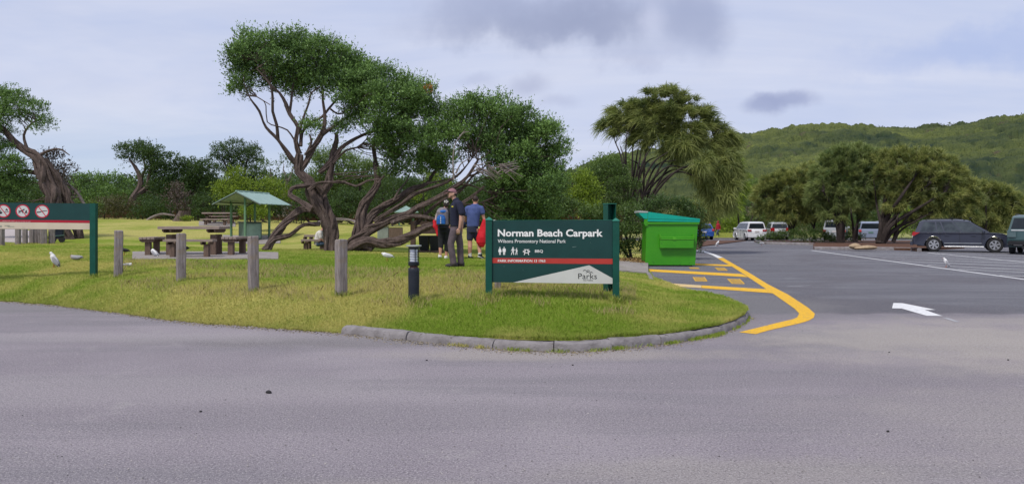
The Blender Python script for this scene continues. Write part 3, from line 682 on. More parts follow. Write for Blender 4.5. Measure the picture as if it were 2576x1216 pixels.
for i, (X, d, top, w_, lb) in enumerate(((3,27,575,.17,'far grey post at the picture edge under the rules sign'),(45.5,28,574,.16,'far grey post under the leftmost prohibition symbol of the rules sign'),(63,28.5,574,.15,'far grey post between two pale gaps below the dog symbol'),
    (80,29,574,.15,'far grey post fourth from the left under the rules sign'),(91,29.3,574,.15,'far grey post tight against the wide grey posts under the rifle symbol'),(101.5,29,573,.15,'far grey post left of the widest one below the rifle symbol'),(110,28.6,573,.2,'widest far grey post below the rifle symbol'),(130,28.8,573,.19,'far dark grey post nearest the leaning tree trunk'))):
    bollard(X, d, top, w_, R(6*i), lb, 'row of far posts under the rules sign')
dk = mat('dark_blue_black',(.012,.02,.035),None,4,.5)
t = empty('hand_cart', P(146,30.5), R(20), 'small dark wheeled frame parked between the far posts and the leaning trunk', 'cart')
mb = MB(); mb.box((0,0,.42),(.42,.3,.5),0,.04); mb.build('body', dk, t)
for z in (.25,.62): mb = MB(); mb.tube([(-.25,-.2,z),(.25,-.2,z+.04)], .02, 6); mb.build('rail', MATS['green_post_paint'], t)
for sx in (-.14,.16):
    mb = MB(); mb.tube([(sx,-.14,.13),(sx,-.19,.13)], .12, 14); mb.build('wheel', m_blk, t)

# ------------------------------------------------------------------ bollard light
bl = empty('bollard_light', P(1040.5,11.9), 0, 'black cylindrical bollard light with a pale louvred lantern and flat disc cap', 'bollard light')
q = .001107; base = bl.location.z; Z = lambda cy: EYE-((900+cy/3.474)/1.5907-HY)/F*11.9-base
m_lampb = mat('black_powder_coat', (.012,.016,.026), (.02,.024,.034), 6, .45, .05)
mb = MB(); mb.lathe([(.085,-.1),(.086,Z(640)),(.085,Z(602)),(.078,Z(592))], 22); mb.build('column', m_lampb, bl, True)
mb = MB(); mb.lathe([(.062,Z(594)),(.062,Z(560)),],18); mb.build('neck', mat('dark_red_band',(.10,.045,.04)), bl, True)
mb = MB(); mb.lathe([(.080,Z(562)),(.085,Z(556)),(.085,Z(512)),(.078,Z(506))], 22); mb.build('collar', m_lampb, bl, True)
mb = MB(); mb.lathe([(.060,Z(508)),(.060,Z(330))], 20); mb.build('lantern', mat('frosted_diffuser',(.70,.74,.82),(.62,.66,.74),4,.3), bl, True)
mb = MB(); mb.lathe([(.082,Z(332)),(.084,Z(326)),(.084,Z(300)),(.07,Z(296))], 22); mb.build('lantern_head', m_lampb, bl, True)
for a in (-66,-178,-2,60,120):
    mb = MB(); mb.box((.076*math.cos(R(a)), .076*math.sin(R(a)), (Z(332)+Z(508))/2),(.012,.009,Z(332)-Z(508)), R(a)); mb.build('upright', m_lampb, bl)
for cy in (378,408,440,478):
    mb = MB(); n = 24
    vs = [(r*math.cos(2*math.pi*i/n), r*math.sin(2*math.pi*i/n), Z(cy)+z) for i in range(n) for r,z in ((.077,0),(.084,0),(.084,.005),(.077,.005))]
    mb.add(vs, [(i*4+j,((i+1)%n)*4+j,((i+1)%n)*4+(j+1)%4,i*4+(j+1)%4) for i in range(n) for j in range(4)]); mb.build('guard_ring', m_lampb, bl)
mb = MB(); mb.lathe([(.10,Z(300)),(.119,Z(293)),(.119,Z(281)),(.112,Z(278))], 28); mb.build('cap', mat('weathered_cap',(.40,.42,.40),(.28,.30,.29),9,.7), bl, True)

# ------------------------------------------------------------------ picnic furniture
m_wood = mat('picnic_timber', (.34,.27,.235), (.24,.185,.16), 6, .88, .5, stretch=(.6,6,6), wear=(.11,.08,.07))
m_woodd = mat('dark_timber', (.17,.115,.09), (.115,.078,.06), 6, .88, .5, stretch=(5,5,.8))
def planks(mb, c, size, n, along='x', gap=.012, rz=0):
    for i in range(n):
        if along == 'x': w_ = size[1]/n; mb.box((c[0], c[1]-size[1]/2+w_*(i+.5), c[2]+rnd.uniform(-.003,.003)), (size[0], w_-gap, size[2]), 0, .006)
        else: w_ = size[0]/n; mb.box((c[0]-size[0]/2+w_*(i+.5), c[1], c[2]+rnd.uniform(-.003,.003)), (w_-gap, size[1], size[2]), 0, .006)
def table(loc, rz, L, Wd, Hh, label, n=5, legx=.36, lw=.2, group=None, name='picnic_table'):
    t = empty(name, loc, rz, label, 'table', group)
    mb = MB(); planks(mb, (0,0,Hh-.045), (L,Wd,.075), n); mb.build('tabletop', m_wood, t)
    for s in (-1,1):
        mb = MB()
        for yy_ in (-Wd*.22, Wd*.22): mb.box((s*L*legx,yy_,(Hh-.23)/2-.05),(lw*.8,.11,Hh-.13), 0, .01)
        mb.build('leg', m_woodd, t)
        mb = MB(); mb.prism([(-Wd*.46,Hh-.085),(-Wd*.46,Hh-.14),(-Wd*.3,Hh-.18),(Wd*.3,Hh-.18),(Wd*.46,Hh-.14),(Wd*.46,Hh-.085)], s*L*legx-lw*.62, s*L*legx-lw*.41, 'x')
        mb.prism([(-Wd*.46,Hh-.085),(-Wd*.46,Hh-.14),(-Wd*.3,Hh-.18),(Wd*.3,Hh-.18),(Wd*.46,Hh-.14),(Wd*.46,Hh-.085)], s*L*legx+lw*.41, s*L*legx+lw*.62, 'x'); mb.build('bearer', m_woodd, t)
    return t
def bench(loc, rz, L, Wd, Hh, label, n=3, group=None, legx=.34, end=False):
    t = empty('picnic_bench', loc, rz, label, 'bench', group)
    mb = MB(); planks(mb, (0,0,Hh-.03), (L,Wd,.06), n); mb.build('seat', m_wood, t)
    for s in (-1,1):
        mb = MB(); mb.box((s*L*legx,0,(Hh-.12)/2-.03),(.13,.15,Hh-.06), 0, .01); mb.build('leg', m_woodd, t)
        mb = MB()
        for o_ in (-.1,.1): mb.prism([(-Wd*.48,Hh-.063),(-Wd*.48,Hh-.1),(-Wd*.3,Hh-.14),(Wd*.3,Hh-.14),(Wd*.48,Hh-.1),(Wd*.48,Hh-.063)], s*L*legx+o_-.02, s*L*legx+o_+.02, 'x')
        mb.build('bearer', m_woodd, t)
    return t
def D5(cx, cy=None): return 408.6+cx*.2068
drape('picnic_slab', [332,700], [19.7,19.9], [23.0,23.2], m_conc, .022)
kk = 20.8/1945*.2068
table(P(D5(387), 21.3, .03), R(-1), 762*kk, .78, .77, 'large grey timber picnic table on the concrete slab behind the bollards')
bench(P(D5(335), 20.3, .03), R(0), 590*kk, .32, .45, 'long timber bench on the near side of the large picnic table')
bench(P(D5(905), 21.4, .03), R(84), 1.0, .43, .47, 'short timber end bench at the right of the large picnic table', 4, 'end benches of the large picnic table')
bench(P(383.5, 21.6, .03), R(97), 1.0, .41, .47, 'short timber end bench at the left of the large picnic table, gull beneath', 4, 'end benches of the large picnic table')
drape('far_picnic_slab', [500,592], [43.8,43.8], [47,47], m_conc, .03)
table(P(551, 45.4, .02), 0, 1.75, .8, .66, 'distant brown picnic table at the far edge of the lawn', 4)
bench(P(541, 44.3, .02), 0, 1.6, .35, .36, 'near bench of the distant picnic table', 3, 'benches of the distant picnic table')
bench(P(562, 46.2, .02), 0, 1.6, .35, .40, 'back bench of the distant picnic table', 3, 'benches of the distant picnic table')
bench(P(D5(1845), 26, .0), R(3), .82, .36, .36, 'low bench beside the big twisted trunk where the person in white sits', 3)
table(P(D5(1860), 27.1, .0), R(3), .7, .5, .50, 'small table beyond the seated person in white', 3)

# ------------------------------------------------------------------ barbecue shelter
m_roof, ntr, orf = nt_new('painted_steel_roof'); b = N(ntr,'ShaderNodeBsdfPrincipled',Roughness=.4); tcr = ntr.nodes.new('ShaderNodeTexCoord')
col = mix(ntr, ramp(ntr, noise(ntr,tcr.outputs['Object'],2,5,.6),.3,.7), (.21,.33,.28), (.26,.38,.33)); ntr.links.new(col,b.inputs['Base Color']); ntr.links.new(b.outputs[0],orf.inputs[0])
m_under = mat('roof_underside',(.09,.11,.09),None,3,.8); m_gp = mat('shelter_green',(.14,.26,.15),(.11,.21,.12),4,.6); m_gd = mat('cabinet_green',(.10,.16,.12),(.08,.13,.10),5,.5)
drape('shelter_slab', [560,705], [35.2,35.6], [38.8,39.2], m_conc, .03)
A = Vector(((533.7-CX)/F*36.2, 36.2, 0)); sh_ = empty('barbecue_shelter', (A.x,A.y,0), R(-10), 'pale green gabled steel shelter on four posts over a barbecue cabinet', 'shelter')
EZ, RZ, GW, GL = 2.41, 2.99, 2.42, 3.15
for side in (0,1):
    x0, x1 = (0, GW/2) if side == 0 else (GW, GW/2)
    mb = MB(); n = 26
    xs = []
    for i in range(n+1):                # ribbed sheet
        y = GL*i/n; dz = .018 if i % 4 in (1,) else 0; xs.append((y,dz))
    vs = [(x0,y,EZ+.03+dz) for y,dz in xs]+[(x1,y,RZ+.03+dz) for y,dz in xs]+[(x0,y,EZ) for y,_ in xs]+[(x1,y,RZ) for y,_ in xs]; m1 = n+1
    fs = [(i,i+1,m1+i+1,m1+i) for i in range(n)]+[(2*m1+i,3*m1+i,3*m1+i+1,2*m1+i+1) for i in range(n)]+[(i,2*m1+i,2*m1+i+1,i+1) for i in range(n)]+[(0,m1,3*m1,2*m1),(n,2*m1+n,3*m1+n,m1+n)]
    mb.add(vs, fs); mb.build('roof_sheet', m_roof, sh_)
mb = MB()
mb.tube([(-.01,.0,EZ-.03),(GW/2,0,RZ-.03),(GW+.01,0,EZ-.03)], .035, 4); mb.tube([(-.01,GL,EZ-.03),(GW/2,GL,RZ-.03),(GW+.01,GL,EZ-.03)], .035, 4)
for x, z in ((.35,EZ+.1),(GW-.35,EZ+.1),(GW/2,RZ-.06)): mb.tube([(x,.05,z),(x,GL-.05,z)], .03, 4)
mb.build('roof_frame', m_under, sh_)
mb = MB(); mb.tube([(GW/2,-.02,RZ+.045),(GW/2,GL+.02,RZ+.045)], .04, 6); mb.build('ridge_cap', m_roof, sh_)
inv = Matrix.Translation(sh_.location) @ Matrix.Rotation(R(-10),4,'Z'); inv.invert()
for X, d in ((616.4,36.3),(581.5,37.2),(677,37.9),(641,38.5)):
    p = P(X,d); lp = inv @ p; e = EZ+.1+ (1-abs(lp.x-GW/2)/(GW/2))*(RZ-EZ)-.12
    mb = MB(); mb.box((lp.x,lp.y,(p.z-.1+e)/2),(.085,.085,e-p.z+.1)); mb.build('post', m_gp, sh_)
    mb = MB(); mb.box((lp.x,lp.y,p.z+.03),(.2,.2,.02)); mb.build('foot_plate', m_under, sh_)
bq = empty('barbecue', P(629,37.2,.03), R(38), 'green panelled barbecue cabinet standing under the gabled shelter', 'barbecue')
mb = MB(); mb.box((0,0,.42),(.78,.98,.78),0,.01); mb.build('cabinet', m_gd, bq)
mb = MB()
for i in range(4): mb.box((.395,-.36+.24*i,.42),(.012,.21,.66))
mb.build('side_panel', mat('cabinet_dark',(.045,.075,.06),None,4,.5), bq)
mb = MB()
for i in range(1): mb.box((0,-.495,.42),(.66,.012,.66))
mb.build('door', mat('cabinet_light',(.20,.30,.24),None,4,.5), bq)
mb = MB(); mb.box((0,0,.835),(.86,1.06,.05),0,.01); mb.build('hotplate', mat('dark_steel',(.06,.07,.07),None,4,.4,metallic=.5), bq)
bq2 = empty('barbecue', P(976,35.0), R(8), 'stainless steel barbecue box set in a dark counter seen under the low limb', 'barbecue')
mb = MB(); mb.box((-.22,0,.36),(.5,.7,.72),0,.02); mb.build('steel_box', mat('stainless',(.42,.45,.42),(.33,.36,.34),3,.35,metallic=.6), bq2)
mb = MB(); mb.box((.35,0,.34),(.62,.72,.68),0,.02); mb.build('counter', m_woodd, bq2)
mb = MB(); mb.box((0,0,.745),(1.3,.8,.03),0,.01); mb.build('hotplate', MATS['dark_steel'], bq2)
# small far shelter
f2 = empty('small_shelter', P(1021,50), R(12), 'small far shelter with a pale green pyramid roof seen past the twisted limbs', 'shelter')
gz = f2.location.z; a = .74; ez, rz_ = EYE+27/F*50-gz, EYE+43/F*50-gz
mb = MB(); mb.add([(-a,-a,ez),(a,-a,ez),(a,a,ez),(-a,a,ez),(0,0,rz_),(-a,-a,ez-.05),(a,-a,ez-.05),(a,a,ez-.05),(-a,a,ez-.05)], [(0,1,4),(1,2,4),(2,3,4),(3,0,4),(8,7,6,5),(0,5,6,1),(1,6,7,2),(2,7,8,3),(3,8,5,0)]); mb.build('roof', m_roof, f2)
for sx in (-1,1):
    for sy in (-1,1): mb = MB(); mb.box((sx*.45,sy*.45,ez/2-.1),(.07,.07,ez+.1)); mb.build('post', m_gp, f2)
# timber bin rail
be = empty('bin_enclosure', P(1062,26.2), R(-3), 'dark timber rail frame with two black rubbish bins slung beneath it', 'bin stand')
def bz(Y): return EYE-(Y-HY)/F*26.2-be.location.z
mb = MB(); mb.box((.15,0,(bz(556)+bz(566))/2),(.95,.1,.13)); mb.box((.15,.1,(bz(568)+bz(588))/2),(1.0,.14,.25)); mb.build('rail', m_woodd, be)
for x in (-.31,.62): mb = MB(); mb.box((x,-.03,bz(555)/2-.05),(.16,.14,bz(555)+.1)); mb.build('post', m_woodd, be)
mb = MB(); mb.box((.15,.0,.02),(1.1,.5,.08)); mb.build('base', m_woodd, be)  # dark slab drawn in place of the shadow below the bins
for x in (.10,.46):
    mb = MB(); b2 = .5; mb.add([(x-.16,-.2,.07),(x+.12,-.2,.07),(x+.12,.1,.07),(x-.16,.1,.07),(x-.19,-.25,b2+.06),(x+.15,-.25,b2+.06),(x+.15,.14,b2+.06),(x-.19,.14,b2+.06)], [(3,2,1,0),(4,5,6,7),(0,1,5,4),(1,2,6,5),(2,3,7,6),(3,0,4,7)]); mb.build('bin', mat('black_plastic',(.010,.012,.016),None,4,.5), be)
# stump and its little bush handled with the plants
# ------------------------------------------------------------------ skip bin
sb = empty('skip_bin', (0,0,0), 0, 'bright green steel rubbish skip with a sloping turquoise lid', 'bin')
bd = 27.6; c_ = W(1684.5,560,bd); sb.location = (c_.x,bd,.0); sb.rotation_euler = (0,0,R(-3))
def SX(cx): return (((2500+cx/1.961)/1.5907)-1684.5)/F*bd
def SZ(cy): return max(.05, EYE-((780+cy/1.961)/1.5907-HY)/F*bd)
m_gb = mat('skip_green', (.035,.255,.004), (.045,.29,.006), 2, .42, .06, spec=.45, wear=(.03,.17,.01)); m_tl = mat('turquoise_plastic', (.0,.36,.27), (.0,.31,.24), 3, .38, .03)
dep = 1.25
mb = MB(); f_ = [(SX(160),SZ(548)),(SX(548),SZ(552)),(SX(570),SZ(213)),(SX(172),SZ(205))]
mb.prism(f_, 0, dep); mb.build('body', m_gb, sb)
mb = MB(); mb.box(((f_[2][0]+f_[3][0])/2,-.025,f_[2][1]-.03),(f_[2][0]-f_[3][0]+.06,.06,.07)); mb.box((f_[2][0]+.025,dep/2,f_[2][1]-.03),(.06,dep,.07)); mb.box((f_[3][0]-.02,dep/2,f_[2][1]-.03),(.05,dep,.07)); mb.build('rim', m_gb, sb)
mb = MB(); pb = [(SX(270),SZ(415)),(SX(530),SZ(420)),(SX(532),SZ(322)),(SX(270),SZ(325))]
mb.box(((pb[0][0]+pb[1][0])/2,-.09,(pb[0][1]+pb[2][1])/2-.03),(pb[1][0]-pb[0][0],.18,pb[2][1]-pb[0][1]-.08)); pk = mb.build('lifting_pocket', m_gb, sb)
mb = MB(); xm = (pb[0][0]+pb[1][0])/2; wd = pb[1][0]-pb[0][0]
for dz in (0,-.075): mb.box((xm,-.19,pb[2][1]-.02+dz),(wd+.01,.02,.022))
for x in (pb[0][0],pb[1][0]): mb.box((x,-.1,pb[2][1]-.01),(.02,.2,.16))
mb.box((xm-.09,-.2,pb[2][1]-.07),(.10,.02,.1)); mb.build('pocket_rail', mat('skip_green_edge',(.09,.40,.02),None,4,.4), pk)
mb = MB(); mb.tube([(SX(173),-.012,SZ(533)),(SX(173),-.03,SZ(533))], .045, 14); dr = mb.build('drain_plug', m_gb, sb); mb = MB(); mb.tube([(SX(173),-.028,SZ(533)),(SX(173),-.034,SZ(533))], .028, 12); mb.build('plug_hole', m_blk, dr)
mb = MB(); mb.prism([(SX(152),SZ(190)),(SX(172),SZ(190)),(SX(172),SZ(150)),(SX(180),SZ(150)),(SX(180),SZ(240)),(SX(162),SZ(242)),(SX(150),SZ(225))], -.045, -.005); mb.build('lid_bracket', m_gb, sb)
mb = MB(); mb.prism([(SX(178),SZ(206)),(SX(582),SZ(211)),(SX(583),SZ(186)),(SX(182),SZ(131))], -.06, dep+.05); lid = mb.build('lid', m_tl, sb)
mb = MB(); mb.prism([(SX(179),SZ(183)),(SX(583),SZ(196)),(SX(583),SZ(192)),(SX(179),SZ(178))], -.072, -.055); mb.build('lid_ridge', m_tl, lid)
mb = MB(); mb.prism([(SX(107),SZ(135)),(SX(118),SZ(152)),(SX(150),SZ(184)),(SX(176),SZ(188)),(SX(180),SZ(136))], -.05, dep+.04); mb.build('lid_lip', m_tl, lid)
mb = MB(); mb.prism([(SX(104),SZ(137)),(SX(106),SZ(121)),(SX(180),SZ(127)),(SX(182),SZ(137))], -.062, dep+.05); mb.build('lid_edge', mat('grey_lid_edge',(.42,.45,.44),(.3,.33,.32),4,.6), lid)
mb = MB(); mb.box((0,dep/2,.03),(1.6,dep-.2,.05)); mb.build('gap_shade', m_blk, sb)  # black box standing in for the shaded gap under the skip
# ------------------------------------------------------------------ rocks and bits
m_rock = mat('sandstone',(.40,.30,.19),(.30,.22,.14),6,.9,.6)
def rock(c, r, name, m, label, cat='rock', seed=0, group=None):
    rg = np.random.default_rng(seed); mb = MB(); mb.ell((0,0,0), r, 14, 9); v = np.array(mb.v)
    v *= 1+(rg.random((len(v),1))-.5)*.10; ph = rg.random(3)*6; v[:,2] += .12*r[2]*np.sin(v[:,0]/r[0]*3+ph[0]); v[:,0] += .1*r[0]*np.sin(v[:,2]/r[2]*2.6+ph[1]); mb.v = [tuple(q) for q in v]
    o = mb.build(name, m, None, True); o.location = c; tag(o, label, cat, group); return o
p = G(2152,624,.13); rock((p.x,p.y,.22),(.36,.25,.18),'rock',m_rock,'rounded brown rock by the near kerb of the tree island',seed=3)
p = G(2177,624.5,.13); rock((p.x,p.y-.1,.18),(.62,.3,.12),'rock',m_rock,'long flat pale rock on the tree island mulch',seed=4)
p = G(676,988); rock((p.x,p.y,.012),(.028,.018,.016),'pebble',mat('dark_stone',(.03,.028,.03)),'largest dark pebble lying on the near grey asphalt','pebble',seed=5)
for i,(X,Y,s,lb) in enumerate(((505,1035,.012,'tiny dark pebble left of the largest pebble on the asphalt'),(1073,906,.013,'small dark pebble below the left end of the kerb'),(1440,918,.012,'small dark pebble on asphalt below the sign logo'),(2535,905,.012,'small dark pebble far right on the asphalt'),(2236,886,.010,'small dark pebble on pale asphalt under the white arrow'),(2233,1085,.012,'small dark pebble low on the right asphalt'))):
    p = G(X,Y); rock((p.x,p.y,.006),(s,s*.8,s*.6),'pebble',MATS['dark_stone'],lb,'pebble',seed=20+i)
# ------------------------------------------------------------------ plants
m_bark = mat('twisted_bark', (.135,.098,.085), (.058,.041,.036), 3.5, .92, 1.0, stretch=(3,3,1), wear=(.24,.205,.18), bscale=14)
m_barkd = mat('dark_bark', (.050,.038,.034), (.026,.020,.018), 5, .95, .6)
m_dead = mat('dead_wood', (.26,.22,.20), (.17,.14,.13), 5, .95, .4)
m_moon = leafmat('moonah_leaf', (.014,.046,.018), (.235,.39,.095), .15)
m_mid = leafmat('scrub_leaf', (.022,.050,.016), (.130,.205,.050))
m_dkl = leafmat('dark_scrub_leaf', (.013,.032,.013), (.085,.150,.042))
m_lime = leafmat('lime_leaf', (.07,.13,.012), (.30,.40,.04))
m_pine = leafmat('feathery_leaf', (.05,.10,.025), (.20,.29,.07))
m_brown = leafmat('heath_leaf', (.055,.045,.026), (.13,.115,.06))
m_pur = leafmat('bare_twig', (.07,.052,.046), (.13,.095,.085), .05)
m_she = leafmat('casuarina_needle', (.060,.095,.030), (.40,.43,.13), .3)
m_rus = leafmat('rusty_casuarina_needle', (.060,.105,.035), (.42,.42,.12), .3)
def c3(a, b): return (534.4+a*.336, 31.4+b*.336)
def c4_(a, b): return (754.4+a*.336, 377.2+b*.336)
def c2_(a, b): return (314.3+a*.336, 345.8+b*.336)
def c5_(a, b): return (1037.3+a*.310, 188.6+b*.310)

# --- the big moonah
DT = 25.0
def L3(pts, d0, d1=None, f=c3):
    d1 = d0 if d1 is None else d1; n = len(pts); out = []
    for i, p in enumerate(pts):
        X, Y = f(*p); out.append(W(X, Y, d0+(d1-d0)*i/max(n-1,1)))
    return out
def tree_root(name, X, d, label, group=None, z=None):
    p = P(X, d) if z is None else Vector(((X-CX)/F*d, d, z)); t = empty(name, (0,0,0), 0, label, 'tree', group); return t
tr = tree_root('twisted_tree', 826, DT, 'tall windswept tree with dense crown on a gnarled upright trunk beside the seated person')
mb = MB(); nodes = []
base_ = P(827, DT, -.15)
trunk = [P(831,DT,-.15)]+L3([(222,640),(202,560),(172,470),(128,400),(85,310),(60,230)], DT, DT, c4_)+L3([(650,1190),(645,1110),(650,1060)], DT, DT)
limb(mb, trunk, [.25,.18,.165,.17,.19,.20,.17,.15,.14,.12], 9, 1.6, nodes)
limb(mb, [P(832,DT+.15,-.1)]+L3([(238,560),(190,430),(165,330),(215,250),(228,140),(250,20)], DT+.1, DT+.5, c4_)+L3([(930,960),(925,900)], DT+.5, DT+.5), [.24,.19,.17,.16,.13,.11,.10,.08,.06], 7, 1.8, nodes)
for pts, d1, r in (
 ([(640,1150),(560,1050),(490,950),(400,860),(350,740),(280,640),(240,540),(235,470)], DT-1.2, [.11,.095,.075,.055,.045,.035,.025,.015]),
 ([(490,950),(480,840),(450,740),(450,640),(430,540),(330,420)], DT-.8, [.07,.06,.055,.05,.04,.02]),
 ([(650,1060),(620,960),(640,860),(575,760),(550,680),(500,600),(430,540),(380,440),(300,330)], DT-.3, [.12,.11,.10,.085,.07,.06,.05,.035,.02]),
 ([(575,760),(590,660),(600,560),(640,450),(600,330)], DT+.6, [.065,.055,.045,.035,.02]),
 ([(660,1000),(670,900),(720,840),(820,780),(870,720),(960,620),(1050,540)], DT+.8, [.075,.065,.06,.055,.05,.04,.02]),
 ([(660,940),(660,860),(690,760),(720,680),(740,600),(800,560),(860,470)], DT+.2, [.055,.05,.045,.04,.035,.025,.015]),
 ([(700,1070),(760,1000),(820,910),(840,780),(825,660),(820,560),(780,460),(700,400)], DT+.4, [.12,.11,.10,.075,.065,.055,.04,.02]),
 ([(820,910),(900,860),(980,800),(1060,760),(1150,720),(1260,600)], DT+1.2, [.09,.07,.06,.05,.04,.02]),
 ([(650,1195),(690,1140),(720,1080),(760,1000)], DT+.1, [.12,.12,.12,.11]),
 ([(700,1070),(720,1020),(740,970),(725,910)], DT-.1, [.06,.05,.045,.03]),
 ([(610,950),(560,880),(480,850),(410,820),(400,700),(380,660)], DT-.6, [.035,.03,.025,.022,.02,.015]),
 ([(280,600),(380,660),(430,690)], DT-.9, [.025,.02,.015]),
 ([(880,720),(940,760),(1000,740),(1080,640)], DT+.8, [.04,.03,.025,.015])):
    r = [q_*.82 for q_ in r]; limb(mb, L3(pts, DT, d1), r, 4 if r[0] > .065 else 1, 1.6, nodes)
for pts, r in (([(800,1200),(900,1110),(960,1020),(1080,940),(1200,890),(1300,850)], [.11,.10,.085,.07,.05,.03]),
               ([(900,1130),(1000,1030),(1080,1010),(1150,950),(1170,890)], [.045,.035,.03,.02,.015])):
    limb(mb, L3(pts, DT+.3, DT+.9), r, 4, 1.5, nodes)
limb(mb, L3([(60,300),(130,250),(200,240),(330,240),(420,270),(500,230),(600,215)], DT-.4, DT-.2, c4_), [.08,.06,.05,.045,.04,.035,.02], 3, 2)
limb(mb, L3([(1470,560),(1350,530),(1240,600),(1150,700),(1090,790),(1050,850)], DT+.1, DT-.5, c2_), [.13,.12,.12,.13,.14,.15], 6, 2.4)
limb(mb, L3([(1460,650),(1340,650),(1230,730),(1120,760),(1070,840)], DT-.2, DT-.6, c2_), [.08,.075,.08,.09,.11], 5, 2.6)
limb(mb, L3([(1480,400),(1430,350),(1340,360),(1250,380),(1235,430),(1300,470),(1400,540)], DT-.1, DT-.5, c2_), [.12,.08,.075,.07,.085,.09,.12], 5, 3)
for pts in ([(820,250),(850,190),(870,130)],[(700,180),(620,110),(560,60)]): pass
CRA = [(640,100,44),(700,92,46),(760,103,48),(815,120,50),(870,140,50),(915,165,42),(605,125,32),(592,160,26),(640,150,50),(700,150,52),(760,165,55),(830,180,58),(895,200,52),(700,205,38),(610,205,20),(598,225,13),
 (750,215,36),(950,205,46),(1000,212,42),(1050,235,48),(1090,275,38),(960,255,52),(1025,280,56),(1085,320,36),(905,262,38),(870,235,36),(955,310,46),(1020,335,50),(1075,365,42),(985,375,42),(1045,405,42),(955,358,30),(782,316,20),(852,318,24),(900,300,30),(990,425,30),(1085,410,34)]
CRA = [(x_, y_+(20 if y_ < 190 else 8), r_*.88) for x_,y_,r_ in CRA]
lv = Leaves(); rg = np.random.default_rng(5); cc = []
BR = []
for X, Y, r in CRA:
    d = DT+.35+rg.uniform(-.5,.5)+ (X-820)/900; rr = r/F*d; c_ = blob_clumps(W(X,Y,d), (rr,rr*1.45,rr*.92), 1.35, .25, rg); cc.append(c_); BR.append(np.full(len(c_), rg.random()))
cc = np.concatenate(cc); clump_leaves(lv, cc, .30, 44, .070, .75, np.clip(np.concatenate(BR)*.65+rg.normal(.15,.25,len(cc)),0,1), 7, .8, rg)
twigs(mb, nodes, cc, .012, .8, maxd=2.6)
mb.build('trunk', m_bark, tr, True)
lv.build('crown', m_moon, tr)
lv = Leaves(); c_ = W(1077,226,DT-.4); clump_leaves(lv, np.array([c_]), .12, 26, .05, .6, None, 6, 0, rg); lv.build('dead_sprig', leafmat('orange_leaf',(.30,.10,.02),(.50,.22,.05)), tr)

# --- the second, sprawling moonah
t2 = tree_root('twisted_tree', 885, DT, 'sprawling tree whose ropey limbs sweep low to the right behind the walkers')
mb = MB(); nodes = []
dB = DT+.4
limb(mb, [P(892,dB,-.1)]+L3([(450,600),(455,500),(480,410),(540,320),(580,250),(572,150),(560,50),(545,-60)], dB, dB+.8, c4_), [.26,.21,.19,.16,.13,.12,.10,.08,.06], 7, 1.4, nodes)
limb(mb, [P(880,dB-.1,-.1)]+L3([(400,690),(520,600),(600,560),(700,510),(800,480),(880,430),(1000,370),(1100,315),(1180,260),(1250,200),(1330,80)], dB-.2, dB-.2, c4_), [.24,.19,.16,.15,.13,.12,.10,.09,.08,.07,.055,.04], 7, 1.7, nodes)
limb(mb, [P(872,dB-.3,-.05)]+L3([(380,735),(500,680),(620,700),(740,680),(850,630),(940,580),(1030,545),(1130,480),(1200,410),(1300,340),(1380,270)], dB-.4, dB-.1, c4_), [.20,.19,.17,.16,.155,.14,.12,.10,.08,.06,.05,.03], 8, 2.0, nodes)
limb(mb, L3([(500,600),(525,500),(600,430),(700,380),(780,330),(860,285),(950,250),(1000,170),(1090,100)], dB, dB+.8, c4_), [.15,.14,.13,.12,.11,.10,.08,.06,.03], 6, 1.7, nodes)
limb(mb, L3([(560,540),(650,470),(760,400),(860,330),(960,290),(1100,240),(1200,170),(1290,60)], dB-.3, dB, c4_), [.08,.08,.075,.07,.06,.05,.04,.025], 4, 1.9, nodes)
limb(mb, L3([(680,545),(800,500),(900,495),(1010,515)], dB-.3, dB-.3, c4_), [.11,.085,.07,.05], 5, 2.2, nodes)
limb(mb, L3([(860,560),(950,470),(1060,380),(1200,300),(1300,190),(1400,110)], dB-.1, dB+.3, c4_), [.07,.065,.06,.05,.04,.02], 4, 1.9, nodes)
limb(mb, L3([(420,760),(470,720),(540,745)], dB-.2, dB-.2, c4_), [.22,.24,.20], 5, 1.2)
for pts in ([(1100,320),(1200,290),(1330,230),(1450,190)],[(1180,260),(1260,260),(1380,300),(1420,330)],[(1250,200),(1340,170),(1470,120)],[(1200,410),(1320,400),(1400,380)],[(950,250),(1060,230),(1180,200)],[(700,380),(740,300),(800,230),(830,150)],[(580,250),(640,180),(700,120)]):
    limb(mb, L3(pts, dB, dB+.5, c4_), [.04,.03,.022,.015], 1, 1, nodes)
CRB = [(1150,262,34),(1200,262,40),(1250,265,42),(1298,285,42),(1340,312,40),(1375,345,38),(1400,380,32),(1160,320,40),(1215,325,50),(1275,335,52),(1330,365,50),(1375,410,42),(1195,375,32),(1250,395,42),(1310,405,48),(1360,450,40),(1395,430,28),(1305,455,40),(1265,440,26),(1350,495,38),(1310,510,36),(1385,480,24),(1140,290,24),(1120,345,24),(1128,390,26),(1345,535,34),(1300,550,34),(1255,535,28),(1262,575,30),(1385,530,26),(1110,430,22),(1335,475,40),(1290,500,38),(1245,478,28),(1275,455,34),(1340,520,38),(1300,560,30),(1235,520,26),(1390,455,34),(1375,470,30)]
CRB = [(x_, y_+(20 if y_ < 330 else 6), r_*.92) for x_,y_,r_ in CRB]
lv = Leaves(); cc = []
BR = []
for X, Y, r in CRB:
    d = dB+.4+rg.uniform(-.5,.6)+(.5 if Y > 480 else 0); rr = r/F*d; cc.append(blob_clumps(W(X,Y,d), (rr,rr*1.5,rr*.92), 1.35, .25, rg)); BR.append(np.full(len(cc[-1]), rg.random()))
